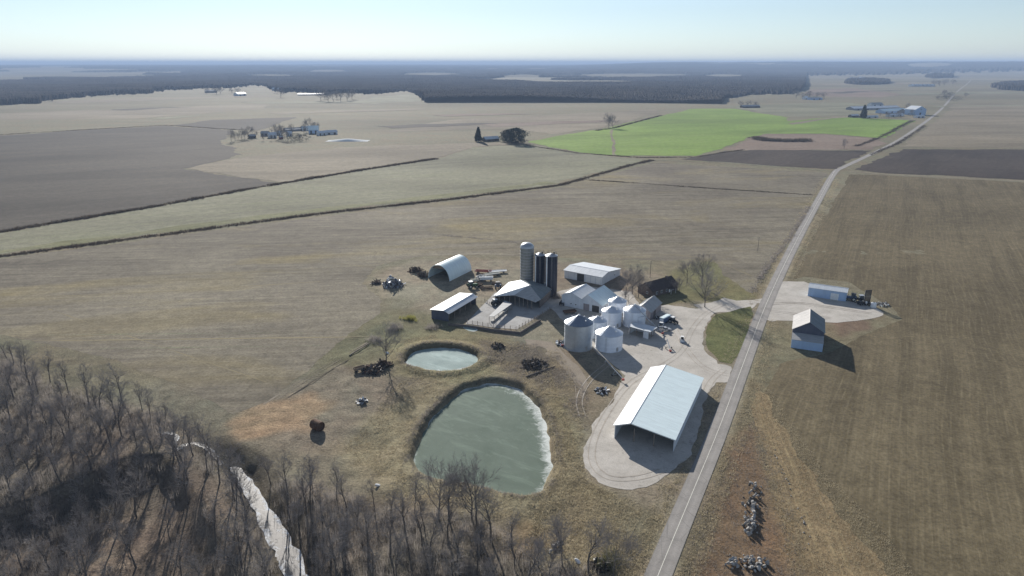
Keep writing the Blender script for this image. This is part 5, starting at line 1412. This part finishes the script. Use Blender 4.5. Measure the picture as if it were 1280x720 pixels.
heap('brush_pile', 'dark brush pile on the slope between the ponds and the bins', 668, 456, 4.8, 1.5, 110, ['dark_brush', 'bark'], 14, (1.0, 3.4))
heap('brush_pile', 'dark brush heap by the large pond bank nearest the grain bins', 622, 434, 2.6, 1.3, 60, ['dark_brush', 'bark'], 15, (.8, 2.6))
heap('scrap_heap', 'scrap and boards at the end of the grey shed', 822, 398, 1.8, 1.0, 30, ['old_boards', 'steel', 'black_iron'], 16, (.6, 2.0))
for u0, v0, u1, v1, r, lab in ((658, 472, 693, 459, .28, 'long dark log on the bank below the brush pile'), (437, 446, 461, 430, .25, 'dark fallen log in the pasture left of the pond tree')):
    a, b = G(u0, v0), G(u1, v1); tag(MB().tube((*a, gz(*a) + r), (*b, gz(*b) + r), r, r * .6, 9).build('log', 'bark'), lab, 'log')
x, y = G(512, 399); xs = x + rng.normal(0, 1.4, 26); ys = y + rng.normal(0, 1.2, 26)
tag(brush('bush', xs, ys, 24, 2.0, 1.2, .12, 'yellow_green', 44, .7), 'yellow green bush left of the open cattle shed', 'bush')
for u, v, h, lab in ((495, 410, 2.6, 'tangled grey bush right of the pond tree'), (470, 425, 2.0, 'low grey bush left of the pond tree'), (540, 410, 2.0, 'brown bush at the corner of the cattle shed'), (697, 372, 3.6, 'thin brown bush beside the right blue silo'), (760, 704, 3.2, 'dark bush at the foot of the forked tree near the road')):
    x, y = G(u, v); xs = x + rng.normal(0, 1.8, 30); ys = y + rng.normal(0, 1.6, 30)
    tag(brush('bush', xs, ys, 22, h, 1.4, .06, 'brush' if v < 700 else 'green_brush', int(u), .7), lab, 'bush')
x, y = along([(946, 173), (960, 176), (985, 177), (1010, 176)], 260, 51, 12)
tag(brush('brush_heap', x, y, 14, 4.5, 5, .6, 'dark_brush', 51, .9), 'long dark brush heap on the reddish patch below the wheat', 'brush heap')

# ------------------------------------------------------------------ far farms
def fb(label, u0, v0, u1, v1, depth, he, hk, wall='white_wall', roof='white_roof', name='farm_shed', cat='shed', lines=True, doors=2):
    A, B = Vector(G(u0, v0)), Vector(G(u1, v1)); W = (B - A).length; d = (B - A).normalized(); n = Vector((-d.y, d.x))
    # long side faces the camera: front gable is the left end
    root = gable(name, label, cat, A + n * depth, A, W, he, he, .5, hk, wall, roof, .6)
    for k in range(doors): panel(root, 'door', 'inside', 'r', W * (k + .5) / doors, 0, min(5, W * .18), he * .75)
    return root
# distant farmstead on the left
fb('small grey shed at the left end of the distant farmstead', 326, 170, 335, 170, 10, 4.5, 7, 'grey_wall', 'grey_roof')
fb('white house in the middle of the distant farmstead', 337, 172.5, 346, 172, 10, 4.5, 8, name='farmhouse', cat='house')
fb('little white shed behind the distant farmhouse', 345.5, 169, 350.5, 169, 9, 4, 6.5)
fb('white roofed shed between two trees of the distant farmstead', 359, 170, 365, 169.8, 9, 4, 7)
fb('blue grey gambrel barn of the distant farmstead', 386, 167, 398, 166.8, 14, 6, 12, 'blue_wall', 'blue_white_roof', 'farm_barn', 'barn')
fb('low white shed at the right end of the distant farmstead', 398, 169.5, 408, 169, 12, 4, 6.5)
fb('long white roofed barn of the distant farmstead', 408, 168.5, 422, 167.8, 12, 4, 6.5, name='farm_barn', cat='barn')
fb('long narrow pale poultry barn behind the distant farmstead', 357, 164.5, 384, 163, 12, 3, 5.2, 'grey_wall', 'grey_roof', name='farm_barn', cat='barn')
fb('grey lean shed at the tree end of the distant farmstead', 313, 173, 320, 172.5, 8, 3.5, 5.5, 'old_boards', 'grey_roof')
fb('low pale shed behind the blue grey gambrel barn', 378, 163.5, 390, 163, 12, 4, 7, 'white_wall', 'blue_white_roof')
fb('little red shed in front of the distant farmhouse', 350, 174, 354, 173.8, 6, 3, 4.6, 'red_paint', 'grey_roof')
fb('long white shed on the near side of the tall white dairy barn', 1146, 147.5, 1156, 147, 8, 3.6, 5.6)
fb('pale square shed behind the long dairy barn roof', 1090, 133.5, 1104, 133, 16, 6, 10, 'white_wall', 'grey_roof')
fb('tiny white shed above the small round copse on the right', 1066, 99.5, 1071, 99.4, 40, 9, 16)
fb('second tiny white shed above the small round copse on the right', 1076, 99.2, 1083, 99.1, 40, 9, 16)
# white covered silage pile
c = Vector(G(435, 176)); V = []; fs = []
for j in range(9):
    for i in range(33):
        a, b = i / 16 - 1, j / 4 - 1
        V.append((c.x + a * 31, c.y + b * 11, max(-.1, 3.2 * (1 - abs(a) ** 1.3) * (1 - b * b) + .05)))
for j in range(8):
    for i in range(32): fs.append((j * 33 + i, j * 33 + i + 1, j * 33 + i + 34, j * 33 + i + 33))
tag(npmesh('silage_pile', V, fs, 'tarp', smooth=True), 'long white covered silage pile right of the distant farmstead', 'silage pile')
# farthest left sheds
fb('bright white shed on the rise before the far left woods', 298, 120, 308, 119.6, 30, 7, 12)
fb('tiny white shed at the far wood edge, left of a pair', 340, 113.5, 343, 113.5, 24, 8, 13)
fb('tiny white shed at the far wood edge, right of a pair', 346.5, 114, 350, 114, 24, 8, 13)
fb('long pale barn before the hazy trees on the left', 372, 119.3, 405, 119, 26, 4, 7, 'grey_wall', 'grey_roof', name='farm_barn', cat='barn')
fb('low brown shed on the tan rise beyond the distant farmstead', 256, 116, 268, 116, 24, 6, 10, 'old_boards', 'grey_roof')
# house between evergreens
fb('small white house left of the large round evergreen', 607, 177, 624, 175.8, 10, 3.4, 6.4, 'old_boards', 'white_roof', 'farmhouse', 'house')
# far dairy
fb('long white roofed dairy barn at the far farm by the road', 1067, 138, 1125, 136.5, 26, 4.5, 8.5, 'grey_wall', 'white_roof', 'dairy_barn', 'barn', doors=5)
fb('blue grey shed in front of the long dairy barn', 1104, 142, 1133, 140.5, 20, 5, 9.5, 'blue_wall', 'blue_white_roof', 'dairy_barn', 'barn', doors=4)
fb('small grey barn beside the tall white barn of the dairy', 1133, 143, 1142, 142, 18, 7, 12, 'grey_wall', 'blue_white_roof', 'dairy_barn', 'barn')
A, B = Vector(G(1143, 144)), Vector(G(1157, 143.5))
tb = gable('tall_barn', 'tall white gabled barn at the right end of the far dairy', 'barn', A, B, 26, 12, 12, .5, 19, 'blue_wall', 'white_roof', .6, roof2='blue_white_roof')
panel(tb, 'door', 'inside', 'f', 0, 0, 5, 5); window(tb, 'f', 0, 11, 2.4, 2.4)
fb('small dark shed left of the columnar evergreen', 1065, 147, 1074, 146.5, 10, 4, 6, 'old_boards', 'white_roof')
fb('low white wall like shed in front of the dairy', 1083, 147.5, 1098, 147, 8, 3, 4.5)
fb('low white shed at the road side of the dairy', 1112, 146, 1130, 145, 10, 3.6, 5.6)
fb('white house beyond the wheat beside dark bushes', 1007, 124.5, 1011, 124.4, 16, 6, 10, name='farmhouse', cat='house')
fb('grey shed right of the white house beyond the wheat', 1014, 125, 1028, 124.6, 18, 5, 8, 'blue_wall', 'grey_roof')
fb('brown shed among bushes at the edge of the wheat', 928, 135, 950, 134.6, 12, 4, 7, 'old_boards', 'grey_roof')
for k in range(6):
    u = 1141 + k * 5
    fb('little white building in the row along the far road', u, 108.3, u + 3.0, 108.2, 24, 6, 11).__setitem__('group', 'row of little white buildings')

# ------------------------------------------------------------------ far hills and woods
def hill_z(x, y):
    r = np.hypot(x, y); az = np.degrees(np.arctan2(x, y))
    ramp = sstep(7500, 15000, r)
    right = sstep(3, 14, az)
    base = 46 + 66 * right + 14 * (vnoise(x, y, 6000, 41) - .5) + 22 * right * (vnoise(x, y, 3500, 42) - .3)
    z = ramp * base + sstep(5500, 9000, r) * 10 * vnoise(x, y, 1800, 43)
    return np.where(r < 5200, -2, z - 2 * (1 - sstep(5200, 6000, r)))
azs = np.radians(np.linspace(-66, 66, 420)); rs = np.geomspace(5000, 44000, 120)
AZ, RR = np.meshgrid(azs, rs); hx, hy = RR * np.sin(AZ), RR * np.cos(AZ)
idx = np.arange(AZ.size).reshape(AZ.shape)
hf = np.stack([idx[:-1, :-1], idx[:-1, 1:], idx[1:, 1:], idx[1:, :-1]], -1).reshape(-1, 4)
tag(npmesh('hills', np.stack([hx, hy, hill_z(hx, hy)], -1).reshape(-1, 3), hf, 'hill_land', smooth=True), kind='structure')

VF = np.array([(-900, 136), (0, 130), (48, 128.5), (52, 126), (110, 119.5), (185, 116), (240, 111), (318, 107), (330, 107.5), (345, 114), (400, 116.5), (480, 116.5), (508, 113), (518, 117), (525, 122), (533, 128), (560, 129), (640, 129), (700, 130), (706, 133), (735, 134), (742, 131), (800, 131.5), (840, 137), (870, 135), (900, 131), (906, 124), (935, 117.5), (990, 116.5), (1003, 113), (1007, 106), (1009, 94.5), (1040, 94), (1100, 93.5), (1180, 92), (1280, 91.5), (2200, 91)])
CLEAR = [(540, 93.5, 36, 2.2), (652, 95.5, 24, 2.2), (790, 94.6, 72, 2.3), (905, 95.5, 26, 2.2), (340, 95, 30, 1.6), (840, 104, 14, 1.8), (410, 90.5, 24, 1.5), (1160, 88.5, 28, 1.2), (200, 92, 40, 1.2)]
def wood_mesh(name, label, az0, az1, naz, r0, r1, ratio, test, hh, seed, broken=0.0):
    a = np.radians(np.linspace(az0, az1, naz)); r = np.geomspace(r0, r1, int(math.log(r1 / r0) / math.log(ratio)))
    A_, R_ = np.meshgrid(a, r); g = np.random.default_rng(seed)
    R_ = R_ * (1 + g.uniform(-.3, .3, R_.shape) * (ratio - 1)); A_ = A_ + g.uniform(-.3, .3, A_.shape) * (a[1] - a[0])
    x, y = R_ * np.sin(A_), R_ * np.cos(A_); u, v = proj(x, y)
    ins = test(u, v + (vnoise(x, y, 260, 61) - .5) * 2.6 * np.clip((v - 88) / 30, 0, 1.3) + (vnoise(x, y, 90, 62) - .5) * 2.0 * np.clip((v - 88) / 30, 0, 1.3))
    if broken: ins &= (vnoise(x + y * .15, y * .55, 1500, 71) * .7 + vnoise(x, y, 500, 72) * .3) > broken * np.clip((112 - v) / 10, 0, 1)
    base = np.maximum(0, hill_z(x, y))
    z = base + np.where(ins, hh * (.52 + .26 * g.random(x.shape) + .75 * (vnoise(x, y, 420, 7) - .35)), -1.5)
    idx = np.arange(x.size).reshape(x.shape)
    f = np.stack([idx[:-1, :-1], idx[:-1, 1:], idx[1:, 1:], idx[1:, :-1]], -1).reshape(-1, 4)
    keep = ins.ravel()[f].any(1); f = f[keep]
    un, inv = np.unique(f, return_inverse=True); P_ = np.stack([x, y, z], -1).reshape(-1, 3)[un]
    o = npmesh(name, P_, inv.reshape(-1, 4), 'canopy'); return tag(o, label, kind='stuff')
def t_main(u, v):
    k = v < np.interp(u, VF[:, 0], VF[:, 1]) + (np.sin(u * .9) + np.sin(u * .37 + 2) + 1.6 * np.sin(u * .11 + 1) * (v > 100)) * .35 + np.random.default_rng(4).normal(0, .35, u.shape)
    for cu, cv, ru, rv in CLEAR:
        if ru: k &= ((u - cu) / ru) ** 2 + ((v - cv) / rv) ** 2 > 1
    return k
wood_mesh('far_woods', 'wide bare far woods running to the horizon', -44, 44, 1900, 2100, 6500, 1.010, t_main, 17, 1, .38)
wood_mesh('far_woods', 'blue far woods on the horizon ridges', -60, 60, 1500, 6500, 43000, 1.018, t_main, 18, 2, .40)
def el(cu, cv, ru, rv): return lambda u, v: ((u - cu) / ru) ** 2 + ((v - cv) / rv) ** 2 < 1
wood_mesh('far_copse', 'small round far copse beyond the road farm', 20, 34, 500, 3200, 6200, 1.008, el(1084, 103.5, 29, 3.0), 20, 3)
wood_mesh('far_copse', 'wood at the right edge beyond the tan field', 33, 50, 420, 2800, 5600, 1.008, el(1330, 108, 92, 6), 18, 4)
wood_mesh('far_copse', 'thin dark strip of trees before the right ridge', 28, 36, 300, 5200, 8000, 1.008, el(1174, 96.5, 18, 1.3), 22, 5)

# ------------------------------------------------------------------ air
hz = MB(); hz.box((0, 22000, 89), (94000, 50000, 190)); 
hm = bpy.data.materials.new('haze'); hm.use_nodes = True; nt = hm.node_tree
for n in list(nt.nodes):
    if n.type == 'BSDF_PRINCIPLED': nt.nodes.remove(n)
pv = nt.nodes.new('ShaderNodeVolumePrincipled'); pv.inputs['Color'].default_value = (.42, .56, .80, 1); pv.inputs['Density'].default_value = 1e-4
pv.inputs['Anisotropy'].default_value = 0.0
nt.links.new(pv.outputs[0], nt.nodes['Material Output'].inputs['Volume'])
ho = hz.build('haze', hm); tag(ho, kind='stuff')

# ------------------------------------------------------------------ light, sky, camera
SUN_EL, SUN_AZ = 20.5, -16.0          # azimuth from +Y towards +X
wd = bpy.data.worlds.new('World'); SC.world = wd; wd.use_nodes = True
nt = wd.node_tree; bg = nt.nodes['Background']; sky = nt.nodes.new('ShaderNodeTexSky'); sky.sky_type = 'NISHITA'
sky.sun_disc = False; sky.sun_elevation = R(SUN_EL); sky.sun_rotation = R(SUN_AZ); sky.altitude = 200
sky.air_density = 1.0; sky.dust_density = .05; sky.ozone_density = 3.0
hs_ = nt.nodes.new('ShaderNodeHueSaturation'); hs_.inputs['Saturation'].default_value = .6
nt.links.new(sky.outputs[0], hs_.inputs['Color'])
tn = nt.nodes.new('ShaderNodeMix'); tn.data_type = 'RGBA'; tn.blend_type = 'MULTIPLY'; tn.inputs['Factor'].default_value = 1; tn.inputs['B'].default_value = (.92, 1.0, 1.10, 1)
nt.links.new(hs_.outputs[0], tn.inputs['A']); nt.links.new(tn.outputs['Result'], bg.inputs['Color']); bg.inputs['Strength'].default_value = .06
sl = bpy.data.lights.new('sun', 'SUN'); sl.energy = 5.0; sl.angle = R(.5); sl.color = (1, .95, .88)
so = bpy.data.objects.new('sun', sl); COL.objects.link(so)
az = R(SUN_AZ); e = R(SUN_EL); d = Vector((math.sin(az) * math.cos(e), math.cos(az) * math.cos(e), math.sin(e)))
so.rotation_euler = d.to_track_quat('Z', 'Y').to_euler(); so.location = (0, 0, 300)

cam = bpy.data.cameras.new('camera'); cam.sensor_width = 36; cam.lens = 36 * F / 1280; cam.clip_end = 120000; cam.clip_start = 1
co = bpy.data.objects.new('camera', cam); COL.objects.link(co); co.location = (0, 0, H); co.rotation_euler = (math.pi / 2 - PITCH, 0, 0)
SC.camera = co
SC.view_settings.view_transform = 'Standard'; SC.view_settings.look = 'None'; SC.view_settings.exposure = .80; SC.view_settings.gamma = 1
SC.cycles.use_denoising = True
SC.cycles.volume_bounces = 0; SC.cycles.max_bounces = 5; SC.cycles.diffuse_bounces = 2; SC.cycles.glossy_bounces = 2
